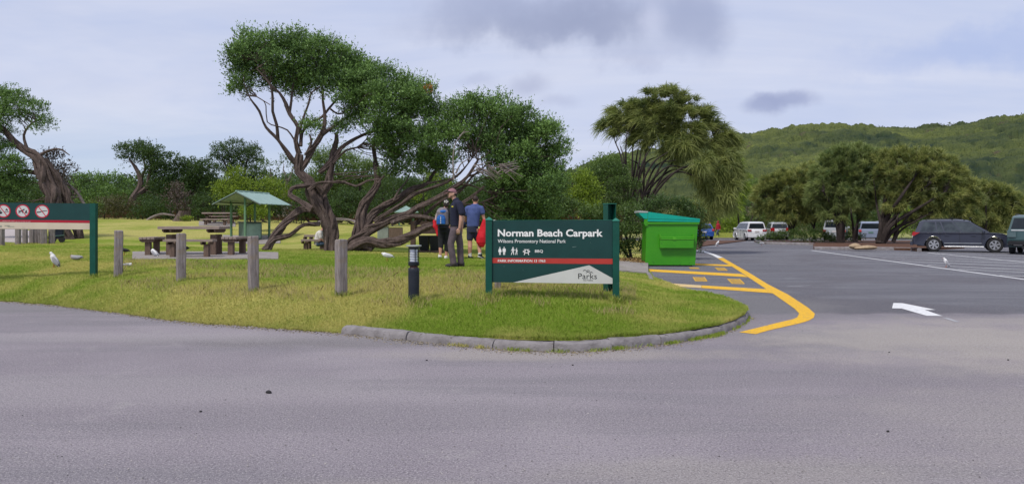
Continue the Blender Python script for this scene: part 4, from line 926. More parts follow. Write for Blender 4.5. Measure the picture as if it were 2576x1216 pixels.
cc = np.concatenate(cc); clump_leaves(lv, cc, .30, 44, .070, .75, np.clip(np.concatenate(BR)*.65+rg.normal(.15,.25,len(cc)),0,1), 7, .9, rg); twigs(mb, nodes, cc, .013, .4, maxd=2.8)
lv2 = Leaves()
mb.build('trunk', m_bark, t2, True); lv.build('crown', m_moon, t2)
mb = MB(); rg2 = random.Random(4)          # pale dead branches
for pts in ([(335,850),(328,700),(340,580),(375,510),(430,440)],[(350,800),(385,730),(420,700),(480,670)],[(370,520),(410,470),(460,460)]): limb(mb, L3(pts, dB-1.0, dB-1.0, c5_), [.03,.022,.018,.008], 1)
for i in range(46):
    a = (rg2.uniform(480,760), rg2.uniform(720,800)); L_ = rg2.uniform(50,170); an = rg2.uniform(-.5,1.0)
    limb(mb, L3([a,(a[0]+L_*.5*math.cos(an)+rg2.uniform(-9,9),a[1]+L_*.5*math.sin(an)+rg2.uniform(-12,12)),(a[0]+L_*math.cos(an),a[1]+L_*math.sin(an))], dB-.7, dB-.6, c5_), [.02,.013,.006], 1, sides=4)
mb.build('dead_branch', m_dead, t2, True)

# --- generic tree/shrub makers
def simple_tree(name, label, X, d, blobs, stems, lm, bm, rc=.25, leaf=.07, n=14, nl=6, dens=1.9, group=None, twf=.35, up=.55, cat='tree', seed=1, z=None, spike=.3, dy=1.2, strands=1, tw0=.018):
    rg = np.random.default_rng(seed); t = empty(name, (0,0,0), 0, label, cat, group)
    mb = MB(); nodes = []; b0 = P(X, d, -.1) if z is None else Vector(((X-CX)/F*d, d, z-.1))
    for pts, r in stems: limb(mb, [b0+Vector((0,0,0))]*(0 if pts[0] is not None else 1)+[W(a,b,d+o) for a,b,o in [q for q in pts if q is not None]], r, strands if r[0] > .08 else 1, 1.5, nodes)
    lv = Leaves(); cc = []
    for q in blobs:
        Xb_, Yb_, r = q[:3]; o = q[3] if len(q) > 3 else 0; sq = q[4] if len(q) > 4 else .8; dd = d+o+rg.uniform(-.3,.3); rr = r/F*dd; cc.append(blob_clumps(W(Xb_,Yb_,dd), (rr,rr*dy,rr*sq), dens, rc, rg))
    cc = np.concatenate(cc); ct = np.clip(rg.normal(.5,.22,len(cc)),0,1); clump_leaves(lv, cc, rc*.9, n, leaf, up, ct, nl, spike, rg)
    if nodes: twigs(mb, nodes, cc, tw0, twf, rg=random.Random(seed), maxd=6)
    if mb.v: mb.build('trunk' if cat == 'tree' else 'stem', bm, t, True)
    lv.build('crown' if cat == 'tree' else 'foliage', lm, t); return t
# far-left leaning tree
simple_tree('leaning_tree','dark tree leaning left at the picture edge on a thick ropey trunk',160,33,
 [(10,235,26),(45,255,30),(90,280,28),(115,310,20),(60,300,26),(15,285,34),(-40,260,60),(95,325,16),(-20,330,50),(20,375,30),(-10,420,50),(40,420,30),(15,470,44),(50,465,24),(-40,480,50),(10,520,40),(45,515,22)],
 [([(172,612,0),(150,560,0),(135,500,0),(112,440,0),(92,395,0),(72,385,0),(40,360,0),(8,325,0),(-20,300,0)],[.36,.34,.32,.32,.26,.20,.15,.11,.05]),
  ([(200,600,.5),(185,540,.5),(155,470,.3),(110,400,0)],[.20,.22,.2,.14]),([(115,440,.2),(60,430,.2),(20,440,.2),(-20,460,0)],[.12,.1,.08,.04]),
  ([(92,395,0),(120,380,0),(150,375,0),(175,390,0)],[.08,.06,.04,.02]),([(72,385,0),(60,340,0),(80,310,0),(100,300,0)],[.07,.05,.04,.02])], m_moon, m_bark, .26, .07, 20, 7, 2.0, seed=31, strands=6, spike=.4)
t = simple_tree('bare_thicket','bare purplish thicket of fallen twisted branches at the leaning trunk',170,34.2,
 [(130,400,22),(150,420,26),(165,445,24),(140,455,30),(150,490,24),(175,500,20),(110,410,14),(190,560,10)],
 [([(215,520,0),(190,480,0),(150,450,0),(110,440,0)],[.07,.06,.05,.03]),([(205,560,0),(180,520,0),(130,490,0)],[.09,.08,.04]),([(200,590,0),(170,560,0),(140,540,0),(110,560,0)],[.09,.08,.07,.04])], m_pur, m_dead, .3, .10, 12, 5, 1.6, cat='thicket', seed=32, twf=1, tw0=.022)
# middle distance trees
simple_tree('spreading_tree','rounded tree with forked pale trunk left of the others beyond the lawn',330,54,
 [(325,385,24),(355,378,26),(390,390,28),(410,420,24),(385,425,28),(420,445,20),(400,455,24),(350,400,20),(315,405,14),(395,485,26),(375,510,22),(410,510,22),(420,400,20),(375,395,26),(345,380,20),(395,440,26),(430,470,20),(425,500,22)],
 [([(328,530,0),(335,500,0),(352,470,0),(352,445,0),(340,420,0),(325,400,0)],[.34,.26,.2,.16,.12,.05]),([(340,492,0),(370,470,0),(375,440,0),(385,405,0)],[.2,.16,.12,.05]),([(352,450,0),(365,425,0),(360,395,0)],[.12,.08,.04])], m_dkl, m_bark, .46, .12, 22, 6, 1.9, 'windswept trees beyond the lawn', seed=33)
simple_tree('spreading_tree','low twin-crowned tree between two taller rounded trees beyond the lawn',475,55,
 [(447,412,13),(480,418,22),(510,425,24),(455,440,26),(495,450,30),(530,450,20),(440,470,24),(470,480,28),(520,475,24),(450,500,24),(505,500,28),(540,430,14),(440,430,22),(500,430,26),(480,455,28),(430,500,26),(540,480,26)],
 [([(470,545,0),(480,500,0),(470,460,0),(455,425,0)],[.2,.15,.1,.05]),([(480,500,0),(500,460,0),(510,430,0)],[.14,.1,.05]),([(500,545,0),(512,500,0),(530,460,0)],[.16,.12,.05])], m_dkl, m_barkd, .46, .12, 22, 6, 1.9, 'windswept trees beyond the lawn', seed=34)
simple_tree('spreading_tree','tallest rounded dark tree above the bright lime shrubs beyond the lawn',590,56,
 [(555,385,22),(590,378,26),(625,385,26),(645,408,20),(570,405,24),(610,405,28),(635,435,24),(590,430,24),(560,430,18),(610,460,30),(650,450,16),(640,480,26),(600,490,30),(545,400,12)],
 [([(600,540,0),(600,500,0),(590,460,0),(575,430,0),(560,400,0)],[.22,.18,.14,.1,.04]),([(600,500,0),(612,450,0),(620,410,0),(625,390,0)],[.14,.1,.07,.03]),([(640,540,0),(642,490,0),(640,450,0)],[.16,.12,.04])], m_dkl, m_barkd, .46, .12, 22, 6, 1.9, 'windswept trees beyond the lawn', seed=35)
simple_tree('spreading_tree','thin pale-stemmed tree just left of the big twisted trunk',700,52,
 [(680,420,18),(715,405,20),(740,420,18),(670,445,20),(700,450,18),(735,455,22),(690,480,22),(730,490,24),(760,470,20),(660,415,12)],
 [([(715,545,0),(712,500,0),(722,460,0),(712,425,0)],[.14,.11,.09,.04]),([(700,545,0),(694,490,0),(684,450,0),(680,425,0)],[.14,.1,.08,.04]),([(722,460,0),(732,440,0),(738,420,0)],[.08,.05,.03])], m_mid, m_dead, .42, .10, 10, 6, 1.5, 'windswept trees beyond the lawn', seed=36)
def shrub(label, X, d, blobs, lm, rc=.34, leaf=.10, n=14, nl=6, dens=1.8, group=None, seed=1, z=None, bm=None, name='shrub', dy=1.3, up=.55, spike=.2, stems=True, twf=.12):
    st = [([None,(blobs[0][0],(blobs[0][1]+HY)/2+20,0),(blobs[0][0],blobs[0][1],0)],[.07,.05,.02]),([None,(blobs[-1][0],(blobs[-1][1]+HY)/2+20,0),(blobs[-1][0],blobs[-1][1],0)],[.07,.05,.02])] if stems else []
    return simple_tree(name, label, X, d, blobs, st, lm, bm or m_barkd, rc, leaf, n, nl, dens, group, twf, up, 'shrub', seed, z, spike, dy)
G1 = 'shrubs at the back of the lawn'
shrub('low green scrub bank left of the forked-trunk tree', 240, 58, [(195,465,28),(225,455,22),(255,458,22),(285,456,24),(310,462,22),(205,495,30),(245,490,30),(285,492,30),(320,500,24),(180,480,20)], m_moon, .45, .13, group=G1, seed=41)
shrub('brownish heath mound in front of the green scrub bank', 300, 53, [(265,520,28),(300,515,30),(335,525,24),(250,540,20),(290,542,26),(330,542,22)], m_brown, .4, .11, group=G1, seed=42)
shrub('green shrub at the foot of the leaning tree thicket', 215, 50, [(200,520,26),(230,525,20),(205,545,24),(180,540,20)], m_mid, .4, .11, group=G1, seed=43)
shrub('dark brown scrub below the forked-trunk tree', 380, 52, [(360,525,26),(395,530,30),(430,525,24),(380,545,24),(415,545,24),(345,545,20)], m_dkl, .4, .11, group=G1, seed=44)
shrub('purplish brown bare mound behind the tree stump', 445, 51.5, [(445,480,22),(460,500,24),(440,515,24),(465,530,24),(430,500,16)], m_pur, .38, .11, 10, 5, group=G1, seed=45)
shrub('dark scrub behind the distant picnic table', 530, 51, [(500,520,28),(530,510,30),(560,520,28),(515,540,26),(550,540,26),(585,535,24),(490,545,20)], m_dkl, .4, .11, group=G1, seed=46)
shrub('bright lime shrub left of the shelter roof', 575, 49, [(560,470,22),(590,455,20),(600,440,14),(575,485,24),(550,490,16),(610,470,20),(598,490,22),(565,505,16)], m_lime, .36, .12, group=G1, seed=47, spike=.8)
shrub('yellow-green shrub above the shelter roof', 680, 47, [(645,480,18),(670,470,20),(700,480,22),(720,495,18),(690,500,22),(655,500,20),(730,510,14)], m_lime, .34, .11, group=G1, seed=48, spike=.8)
shrub('dark scrub behind the shelter posts', 660, 48.5, [(625,520,26),(665,520,28),(705,525,26),(740,520,28),(775,520,28),(640,545,24),(690,545,24),(735,545,24)], m_dkl, .4, .11, group=G1, seed=49)
shrub('round leafy bush seen between the shelter posts', 644, 41, [(630,525,17),(655,522,18),(640,545,18),(660,545,16),(620,540,11)], m_lime, .26, .10, 16, 6, group=G1, seed=50)
shrub('small low bush beside the tree stump', 468, 47, [(462,550,7),(472,550,7),(467,553,7)], m_lime, .15, .07, 14, 5, group=G1, seed=51, stems=False)
t = shrub('bare tangled shrub right of the shelter', 740, 46, [(730,530,18),(755,525,18),(745,545,18)], m_pur, .3, .09, 7, 5, 1.3, group=G1, seed=52, twf=1)
# behind the big trees
G2 = 'trees behind the twisted trees'
simple_tree('feathery_tree','feathery light green tree behind the gap in the big twisted trunk',850,49,
 [(800,405,28),(835,400,30),(870,415,32),(905,425,28),(935,430,24),(810,440,30),(850,450,34),(890,460,34),(930,465,32),(790,470,28),(830,490,30),(960,445,20)],
 [([None,(850,500,0),(850,420,0)],[.16,.12,.05]),([None,(900,500,0),(905,440,0)],[.14,.1,.04])], m_pine, m_barkd, .34, .10, 18, 6, 2.0, G2, seed=53, spike=1.6, up=.9)
def dark_mass(label, X, d, blobs, seed, lm=None, **k): return shrub(label, X, d, blobs, lm or m_dkl, .34, .10, 15, 6, 1.8, G2, seed, name='tall_shrub', **k)
dark_mass('dark shrub mass directly behind the main trunk', 800, 46, [(770,500,30),(810,510,30),(780,535,26),(820,540,26),(850,530,30),(760,540,20)], 54)
dark_mass('dark shrub mass between the twin trunks', 900, 46, [(870,500,30),(900,510,34),(940,500,34),(880,540,26),(920,540,28),(955,535,26),(960,470,30)], 55)
dark_mass('dark shrub mass above the small far shelter', 1020, 54, [(990,470,32),(1030,475,34),(1070,480,34),(1000,510,30),(1045,500,28),(985,535,24),(1080,520,30),(1055,535,22),(1010,545,18),(1100,450,30)], 56)
dark_mass('dark shrub mass behind the walkers', 1140, 47, [(1110,490,34),(1150,495,36),(1190,490,36),(1130,530,32),(1175,535,34),(1215,530,32),(1100,545,22),(1150,555,24),(1195,560,26),(1230,500,34)], 57)
dark_mass('lighter green shrub low between the sweeping limbs', 1075, 48, [(1065,440,16),(1085,450,16),(1130,470,14),(1060,500,16)], 58, m_lime)
G3 = 'shrubs behind the park sign'
def sgn(label, X, d, blobs, seed, lm=m_mid, rc=.30, leaf=.09): return shrub(label, X, d, blobs, lm, rc, leaf, 17, 6, 2.0, G3, seed, name='tall_shrub')
sgn('dark green shrub behind the left half of the park sign', 1280, 31, [(1240,520,28),(1270,510,30),(1310,520,32),(1250,560,30),(1290,560,34),(1330,560,32),(1240,600,26),(1280,600,30),(1320,600,32)], 61, m_dkl)
sgn('leafy shrub behind the middle of the park sign', 1390, 31.5, [(1360,500,32),(1400,495,32),(1350,540,34),(1395,540,36),(1430,530,32),(1370,585,34),(1420,585,34),(1340,600,28)], 62, m_mid)
sgn('yellow-green shrub left of the channel post', 1455, 34, [(1440,460,22),(1465,450,24),(1490,465,26),(1455,490,28),(1490,500,30),(1430,490,20),(1470,530,30),(1500,540,26)], 63, m_lime)
sgn('large rounded green shrub left of the black casuarina stems', 1520, 36, [(1500,440,26),(1530,432,28),(1560,440,26),(1510,475,32),(1550,475,34),(1580,470,26),(1530,515,32),(1570,515,30),(1500,520,26)], 64, m_mid)
sgn('low green shrub right behind the channel post', 1500, 30, [(1470,545,28),(1510,545,30),(1545,550,28),(1480,590,30),(1520,590,32),(1560,590,30),(1500,625,22),(1540,630,22)], 65, m_mid)
sgn('dense shrub touching the left side of the skip', 1590, 30.5, [(1570,540,24),(1600,545,24),(1580,580,28),(1605,585,24),(1575,620,26),(1602,625,22),(1560,640,14)], 66, m_mid)
sgn('dark shrub behind the skip lid', 1660, 32.5, [(1620,530,26),(1660,520,28),(1700,525,28),(1735,535,24),(1640,560,30),(1690,560,30),(1730,565,26)], 67, m_dkl)
sgn('dark shrub hugging the right side of the skip', 1745, 33, [(1745,555,18),(1752,580,18),(1742,600,20),(1750,615,14),(1735,580,22),(1730,625,14)], 68, m_dkl)
# olive bush hiding behind the first casuarina
sgn('olive mounded tree behind the casuarina on its left', 1520, 60, [(1480,430,22),(1510,415,26),(1545,412,26),(1580,420,26),(1500,450,30),(1550,450,30)], 69, m_pine, .5, .14)

# --- casuarinas (drooping needle sprays)
def needle_tree(label, X, d, blobs, stems, lm, seed, tuft=.5, n=16, wd=.022, dens=1.7, z=None, group='casuarina trees', bm=m_barkd, rc=.30, twf=.5, droop=.5, name='casuarina_tree', dy=1.3):
    rg = np.random.default_rng(seed); t = empty(name, (0,0,0), 0, label, 'tree', group); mb = MB(); nodes = []
    b0 = P(X, d, -.1) if z is None else Vector(((X-CX)/F*d, d, z-.1))
    for pts, r in stems: limb(mb, [b0 if q is None else W(q[0],q[1],d+q[2]) for q in pts], r, 1, 1.5, nodes, sides=7)
    cc = []
    for q in blobs:
        dd = d+(q[3] if len(q) > 3 else 0)+rg.uniform(-.3,.3); rr = q[2]/F*dd; cc.append(blob_clumps(W(q[0],q[1],dd), (rr,rr*dy,rr*.85), dens*2.6, rc, rg))
    cc = np.concatenate(cc); k = len(cc); cen = cc.mean(0)
    idx = np.repeat(np.arange(k), n); m = len(idx)
    out_ = cc-cen; out_ /= np.linalg.norm(out_,axis=1,keepdims=True)+1e-6
    dirs = out_[idx]*.55+unit(m,rg)*.8+np.array([0,0,.5]); dirs /= np.linalg.norm(dirs,axis=1,keepdims=True)
    L = tuft*(.6+.7*rg.random(m)); p0 = cc[idx]+rg.normal(size=(m,3))*.07
    side = np.cross(dirs, rg.normal(size=(m,3))); side /= np.linalg.norm(side,axis=1,keepdims=True)
    V = []; S = 4
    for s in range(S+1):
        a = s/S; p = p0+dirs*(L*a)[:,None]; p[:,2] -= droop*L*a*a*(.75+.3*rg.random(m)*0+.2); w_ = wd*1.25*(1-.75*a)
        V += [p-side*w_/2, p+side*w_/2]
    V = np.stack(V,1).reshape(-1,3); b_ = np.arange(m)[:,None]*(2*(S+1)); q = np.array([[2*s,2*s+1,2*s+3,2*s+2] for s in range(S)])
    Q = (b_[:,None,:]+q[None]).reshape(-1,4); ct = np.clip(rg.normal(.45,.22,k),0,1)
    tn = np.repeat(np.clip(ct[idx]*.7+.4*rg.random(m)-.08,0,1)[:,None], 2*(S+1), 1); tn = np.clip(tn+np.repeat(np.linspace(-.1,.2,S+1),2)[None],0,1)
    twigs(mb, nodes, cc, .015, twf*.4, rg=random.Random(seed), maxd=6)
    mb.build('trunk', bm, t, True); arrmesh('crown', V, Q, tn.reshape(-1), lm, t); return t
st = []
rg3 = random.Random(9)
for i, (ex_, ey_) in enumerate(((1545,330),(1560,345),(1575,320),(1590,340),(1605,350),(1618,330),(1640,345),(1655,370),(1680,360),(1700,380),(1730,400),(1760,420),(1790,440),(1640,300),(1585,380),(1720,350),(1800,400),(1760,350))):
    bx = 1575+i*3.0; st.append(([(bx+rg3.uniform(-6,6),560,0),(bx+(ex_-bx)*.12+rg3.uniform(-5,5),490,rg3.uniform(-.4,.4)),(bx+(ex_-bx)*.5+rg3.uniform(-6,6),430-(430-ey_)*.25,rg3.uniform(-.8,.8)),(ex_,ey_+22,rg3.uniform(-1,1))],[.075,.06,.045,.02]))
needle_tree('tallest casuarina, shaggy drooping crown on bare black stems behind the skip', 1600, 38,
 [(1530,305,20),(1555,300,24),(1580,270,24),(1610,262,26),(1640,245,24),(1670,240,24),(1700,238,26),(1730,250,26),(1600,300,30),(1640,285,32),(1690,280,34),(1740,285,34),(1775,290,26),(1620,330,26),(1665,320,30),(1710,325,26),(1790,320,26),(1815,335,26),(1835,360,24),(1830,395,28),(1845,420,24),(1800,370,22),(1815,440,30),(1840,460,24),(1780,445,24),(1810,480,26),(1760,410,18,-1),(1835,495,20),(1790,500,20),(1515,320,10),(1720,360,16,-1),(1560,322,14),(1600,345,14),(1690,352,16),(1570,312,22),(1625,300,28),(1665,285,28),(1760,330,26),(1800,345,24),(1740,320,26),(1690,305,28),(1780,400,20),(1820,420,26),(1650,345,20),(1590,322,20),(1655,275,24),(1685,300,26),(1615,290,24),(1640,315,26),(1580,292,20),(1555,330,20),(1600,350,20),(1635,362,20),(1675,372,22),(1710,390,22),(1545,285,22),(1700,268,22),(1715,350,26),(1745,375,26),(1690,335,24),(1770,440,26),(1780,470,26),(1750,430,20),(1840,440,22),(1740,345,24),(1800,500,24),(1835,515,18),(1800,470,26),(1830,470,22)], st, m_she, 71, .52, 90, .024, .56, z=.1, droop=.5)
lvy = needle_tree('yellow-green casuarina peeping out right of the tallest one', 1860, 76, [(1858,410,16),(1868,440,18),(1872,465,16),(1860,490,16),(1845,450,22),(1850,515,18)], [([None,(1855,500,0),(1862,430,0)],[.1,.08,.03])], m_lime, 72, .7, 50, .05, .9, z=.05, rc=.5, droop=.5)
needle_tree('small olive casuarina low behind the skip and blue car', 1760, 47, [(1720,520,22),(1750,515,24),(1780,520,24),(1800,535,20),(1740,545,22),(1770,548,16),(1700,540,22),(1815,515,18)], [([None,(1760,560,0),(1755,520,0)],[.12,.08,.03])], m_she, 73, .45, 14, .03, 1.5, z=.1)
def fork(bx, by, tips, d, r0, seed, spread=1.0):
    rg = random.Random(seed); o = []
    for tx, ty in tips: o.append(([(bx+rg.uniform(-4,4),by,0),(bx+(tx-bx)*.18+rg.uniform(-4,4),by-(by-ty)*.35,rg.uniform(-.5,.5)),(bx+(tx-bx)*.55+rg.uniform(-6,6),by-(by-ty)*.68,rg.uniform(-1,1)),(tx,ty,rg.uniform(-1.5,1.5))],[r0,r0*.7,r0*.45,r0*.2])); r0 *= .93
    return o
needle_tree('low rusty casuarina left of its group above the white people mover', 1990, 58,
 [(1915,480,22),(1935,462,26),(1965,448,28),(2000,445,30),(2035,430,28),(1950,490,30),(1990,485,34),(2030,475,34),(1925,510,24),(1975,520,26),(2015,515,28),(2050,505,26),(1900,500,14),(1905,530,16),(1945,540,22),(1990,548,22),(2030,545,24),(2060,535,20)],
 fork(1990,598,[(1930,500),(1960,480),(1990,470),(2020,460),(2045,490)],58,.12,1)+fork(2045,600,[(2030,520),(2070,500)],58,.10,2), m_rus, 74, .34, 62, .026, 1.25, z=.1, rc=.36, droop=.15)
needle_tree('broad olive casuarina in the middle of the tree island', 2115, 55,
 [(2085,400,28),(2120,388,32),(2160,385,32),(2195,395,28),(2070,435,34),(2115,430,38),(2165,425,38),(2205,430,30),(2060,475,34),(2105,475,38),(2155,470,38),(2200,475,32),(2050,505,24),(2090,515,28),(2140,510,28),(2185,510,26),(2075,540,20),(2110,545,18),(2165,535,20)],
 fork(2115,612,[(2070,480),(2090,440),(2115,420),(2140,430),(2170,460),(2060,500)],55,.26,3)+fork(2150,606,[(2140,500),(2170,480),(2190,490)],55,.12,4), leafmat('olive_casuarina_needle',(.055,.105,.040),(.35,.40,.13),.3), 75, .34, 62, .026, 1.25, z=.1, rc=.36, droop=.15)
needle_tree('widest golden-brown casuarina, branches leaning over the dark grey wagon', 2215, 53,
 [(2225,398,28),(2265,392,30),(2305,395,32),(2345,400,32),(2380,415,30),(2410,440,28),(2235,435,34),(2285,435,38),(2335,440,40),(2385,455,36),(2430,470,28),(2240,480,32),(2285,480,34),(2335,485,36),(2385,495,36),(2430,500,30),(2260,515,24),(2320,520,26),(2370,528,26),(2415,535,24),(2450,500,22),(2240,520,18),(2290,545,18),(2350,550,20),(2400,558,20),(2450,540,22)],
 fork(2215,612,[(2225,450),(2260,440),(2300,445),(2340,460),(2380,480),(2420,500),(2250,500),(2300,500),(2200,470)],53,.28,5)+fork(2245,608,[(2270,520),(2310,515),(2360,525)],53,.12,6), m_rus, 76, .34, 62, .026, 1.25, z=.1, rc=.36, droop=.15)
needle_tree('golden casuarina at the right picture edge above the green four-wheel drive', 2480, 56,
 [(2450,470,26),(2480,475,28),(2515,485,28),(2545,500,26),(2460,510,30),(2500,520,32),(2540,530,28),(2575,515,28),(2480,550,28),(2525,555,28),(2600,540,30),(2450,550,22),(2440,575,20),(2500,580,20)],
 fork(2480,600,[(2450,500),(2480,490),(2520,500),(2550,520)],56,.12,7), m_rus, 77, .34, 62, .026, 1.25, z=.1, rc=.36, droop=.15)
# low island cover and verges
G4 = 'shrubs around the car park'
def cps(label, X, d, blobs, seed, lm=m_mid, rc=.3, leaf=.10, z=.1, dens=1.7, name='shrub'): return shrub(label, X, d, blobs, lm, rc, leaf, 14, 6, dens, G4, seed, z=z, stems=False, name=name, dy=1.6)
cps('low green shrub carpet at the left nose of the tree island', 1960, 57, [(1925,600,10,0,.6),(1945,596,13),(1970,593,14),(1995,592,14),(1960,603,10,0,.6),(1990,604,10,-1,.6),(1910,605,6,0,.6)], 81, m_mid, .24, .09)
cps('low shrub carpet under the middle casuarina', 2060, 56, [(2020,593,14),(2045,593,14),(2070,596,14),(2020,606,9,0,.6),(2050,608,9,0,.6),(2085,602,12),(2095,609,6,0,.6)], 82, m_mid, .24, .09)
cps('green shrub between the two big casuarina trunks', 2150, 58, [(2135,598,12),(2160,600,12),(2145,606,8)], 83, m_mid, .24, .09)
cps('bright green bush seen under the golden casuarina', 2275, 72, [(2255,560,16),(2285,565,18),(2270,585,16),(2300,590,14),(2250,590,14),(2290,545,16)], 84, m_lime, .5, .15)
cps('dark hedge behind the dark grey wagon', 2370, 60, [(2320,560,22),(2360,560,24),(2400,565,24),(2440,570,24),(2480,575,24),(2340,590,18),(2390,590,18)], 85, m_dkl, .45, .14)
cps('dark scrub behind the island trees on the left', 2020, 80, [(1960,555,20),(2000,550,22),(2040,550,22),(2080,550,22),(2120,555,22),(1990,575,18),(2060,575,18)], 86, m_dkl, .6, .18)
cps('dark scrub behind the island trees on the right', 2200, 82, [(2160,550,22),(2200,545,24),(2240,545,22),(2180,570,18),(2225,570,18),(2300,530,22),(2340,535,22)], 87, m_dkl, .6, .18)
G5 = 'scrub beyond the car park'
def far(label, X, d, blobs, seed, lm=m_mid): return shrub(label, X, d, blobs, lm, .6, .19, 14, 6, 1.7, G5, seed, z=.0, stems=False, dy=1.5, name='scrub_bush')
far('bright green bush behind the people in red', 1830, 92, [(1815,585,16),(1835,570,18),(1855,580,14),(1825,560,16),(1850,558,18),(1800,575,10)], 91, m_lime)
far('mid green bush just left of the white people mover', 1850, 98, [(1840,545,18),(1865,548,18),(1885,550,16),(1870,565,12)], 92)
far('dark bush behind the blue car', 1790, 95, [(1775,560,16),(1795,555,18),(1780,580,16),(1800,580,10)], 93, m_dkl)
far('pale green bush above the white people mover roof', 1900, 100, [(1890,545,16),(1915,540,20),(1940,548,18),(1905,525,16),(1930,520,16)], 94, m_pine)
far('tall dark scrub far behind the tallest casuarina', 1840, 110, [(1790,520,22),(1830,520,24),(1870,525,22),(1810,540,20),(1850,545,20),(1760,530,22),(1730,520,20)], 95, m_dkl)
far('cream-flowering bush band above the rusty casuarina', 1895, 120, [(1885,475,16),(1905,465,16),(1925,472,14),(1890,495,18),(1915,495,18)], 96, m_pine)
simple_tree('bare_tree','reddish bare-twigged tree between the casuarinas and the hill',1885,85,[(1885,530,12),(1900,520,14),(1895,545,10)],[([(1880,580,0),(1888,555,0),(1900,525,0)],[.12,.09,.04]),([(1880,575,0),(1895,560,0),(1915,540,0)],[.1,.07,.03])],m_pur,m_barkd,.5,.14,7,5,1.2,z=0,twf=1,seed=97)
# scrub belt between the car park and the hill, too many bushes to count
rgb = np.random.default_rng(77); lv = Leaves(); nb = 620
Xr = rgb.uniform(1380,2750,nb); dr_ = rgb.uniform(105,185,nb); c_ = np.stack([(Xr-CX)/F*dr_, dr_, rgb.uniform(.6,3.2,nb)+np.clip((dr_-120)/16,0,6)],1)
cc = np.concatenate([c_[i]+unit(16,rgb)*rgb.uniform(1.0,2.4)*np.array([1.2,1.2,.75]) for i in range(nb)]); ct = np.clip(np.repeat(rgb.random(nb),16)*.8+rgb.random(nb*16)*.3,0,1)
clump_leaves(lv, cc, .75, 8, .30, .4, ct, 5, 0, rgb); tag(lv.build('scrub_belt', leafmat('belt_leaf',(.030,.050,.022),(.13,.145,.045)), None), kind='stuff')
# dune scrub far behind on the left
lv = Leaves(); nb = 460; Xr = rgb.uniform(-200,1400,nb); dr_ = rgb.uniform(60,92,nb); c_ = np.stack([(Xr-CX)/F*dr_, dr_, 2.2+rgb.uniform(-.4,2.0,nb)+(dr_-60)*.055],1)
cc = np.concatenate([c_[i]+unit(16,rgb)*rgb.uniform(.8,1.6)*np.array([1.2,1.2,.7]) for i in range(nb)]); ct = np.clip(np.repeat(rgb.random(nb),16)*.7+rgb.random(nb*16)*.3,0,1)
clump_leaves(lv, cc, .5, 9, .20, .4, ct, 5, 0, rgb); tag(lv.build('dune_scrub', m_dkl, None), kind='stuff')
mb = MB(); mb.box((-35,86,1.0),(88,46,3.4)); tag(mb.build('dune_ground', m_mulch), kind='structure')
# tree stump
t = empty('tree_stump', P(455,47.5), 0, 'cut tree stump leaning beside a small bush at the lawn edge', 'stump')
mb = MB(); rg4 = random.Random(2); prof = [(.55,-.1),(.46,.15),(.36,.45),(.33,.62)]; n = 16; vs = []
for r, z in prof:
    for i in range(n): a = 2*math.pi*i/n; q = r*(1+.12*math.sin(a*3+1)+rg4.uniform(-.04,.04)); vs.append((q*math.cos(a)+z*.35, q*math.sin(a), z))
mb.add(vs, [(j*n+i,j*n+(i+1)%n,(j+1)*n+(i+1)%n,(j+1)*n+i) for j in range(3) for i in range(n)]); mb.build('bole', m_bark, t, True)
mb = MB(); mb.add([(v[0],v[1],v[2]+.003) for v in vs[-n:]], [tuple(range(n))]); mb.build('cut_face', m_dead, t)
# fallen logs at the scrub edge
for i, (pts, lb) in enumerate((([(362,560,49.5),(385,545,49.5),(410,538,49.5),(440,542,49.5)],'pale fallen branch arching at the scrub edge left of the stump'),([(800,560,38),(840,552,38),(890,556,38),(900,575,37)],'pale fallen branch on the grass behind the main trunk'))):
    mb = MB(); limb(mb, [W(a,b,d) for a,b,d in pts], [.12,.10,.08,.05], 3, 2); tag(mb.build('fallen_branch', m_dead, None, True), lb, 'branch', 'fallen branches')

lv = Leaves(); nb = 70; Xr = rgb.uniform(1400,2700,nb); dr_ = 470+rgb.uniform(-25,6,nb); zr = EYE+(HY-np.interp(Xr,RX,RY))/F*dr_+rgb.uniform(-1,2,nb)
cc = np.concatenate([np.array([(Xr[i]-CX)/F*dr_[i],dr_[i],zr[i]])+unit(7,rgb)*rgb.uniform(1.2,2.6)*np.array([1.3,1.3,.6]) for i in range(nb)]); clump_leaves(lv, cc, 1.1, 7, .7, .3, rgb.random(len(cc))*.8, 5, 0, rgb)
tag(lv.build('ridge_scrub', MATS['belt_leaf'], None), kind='stuff')
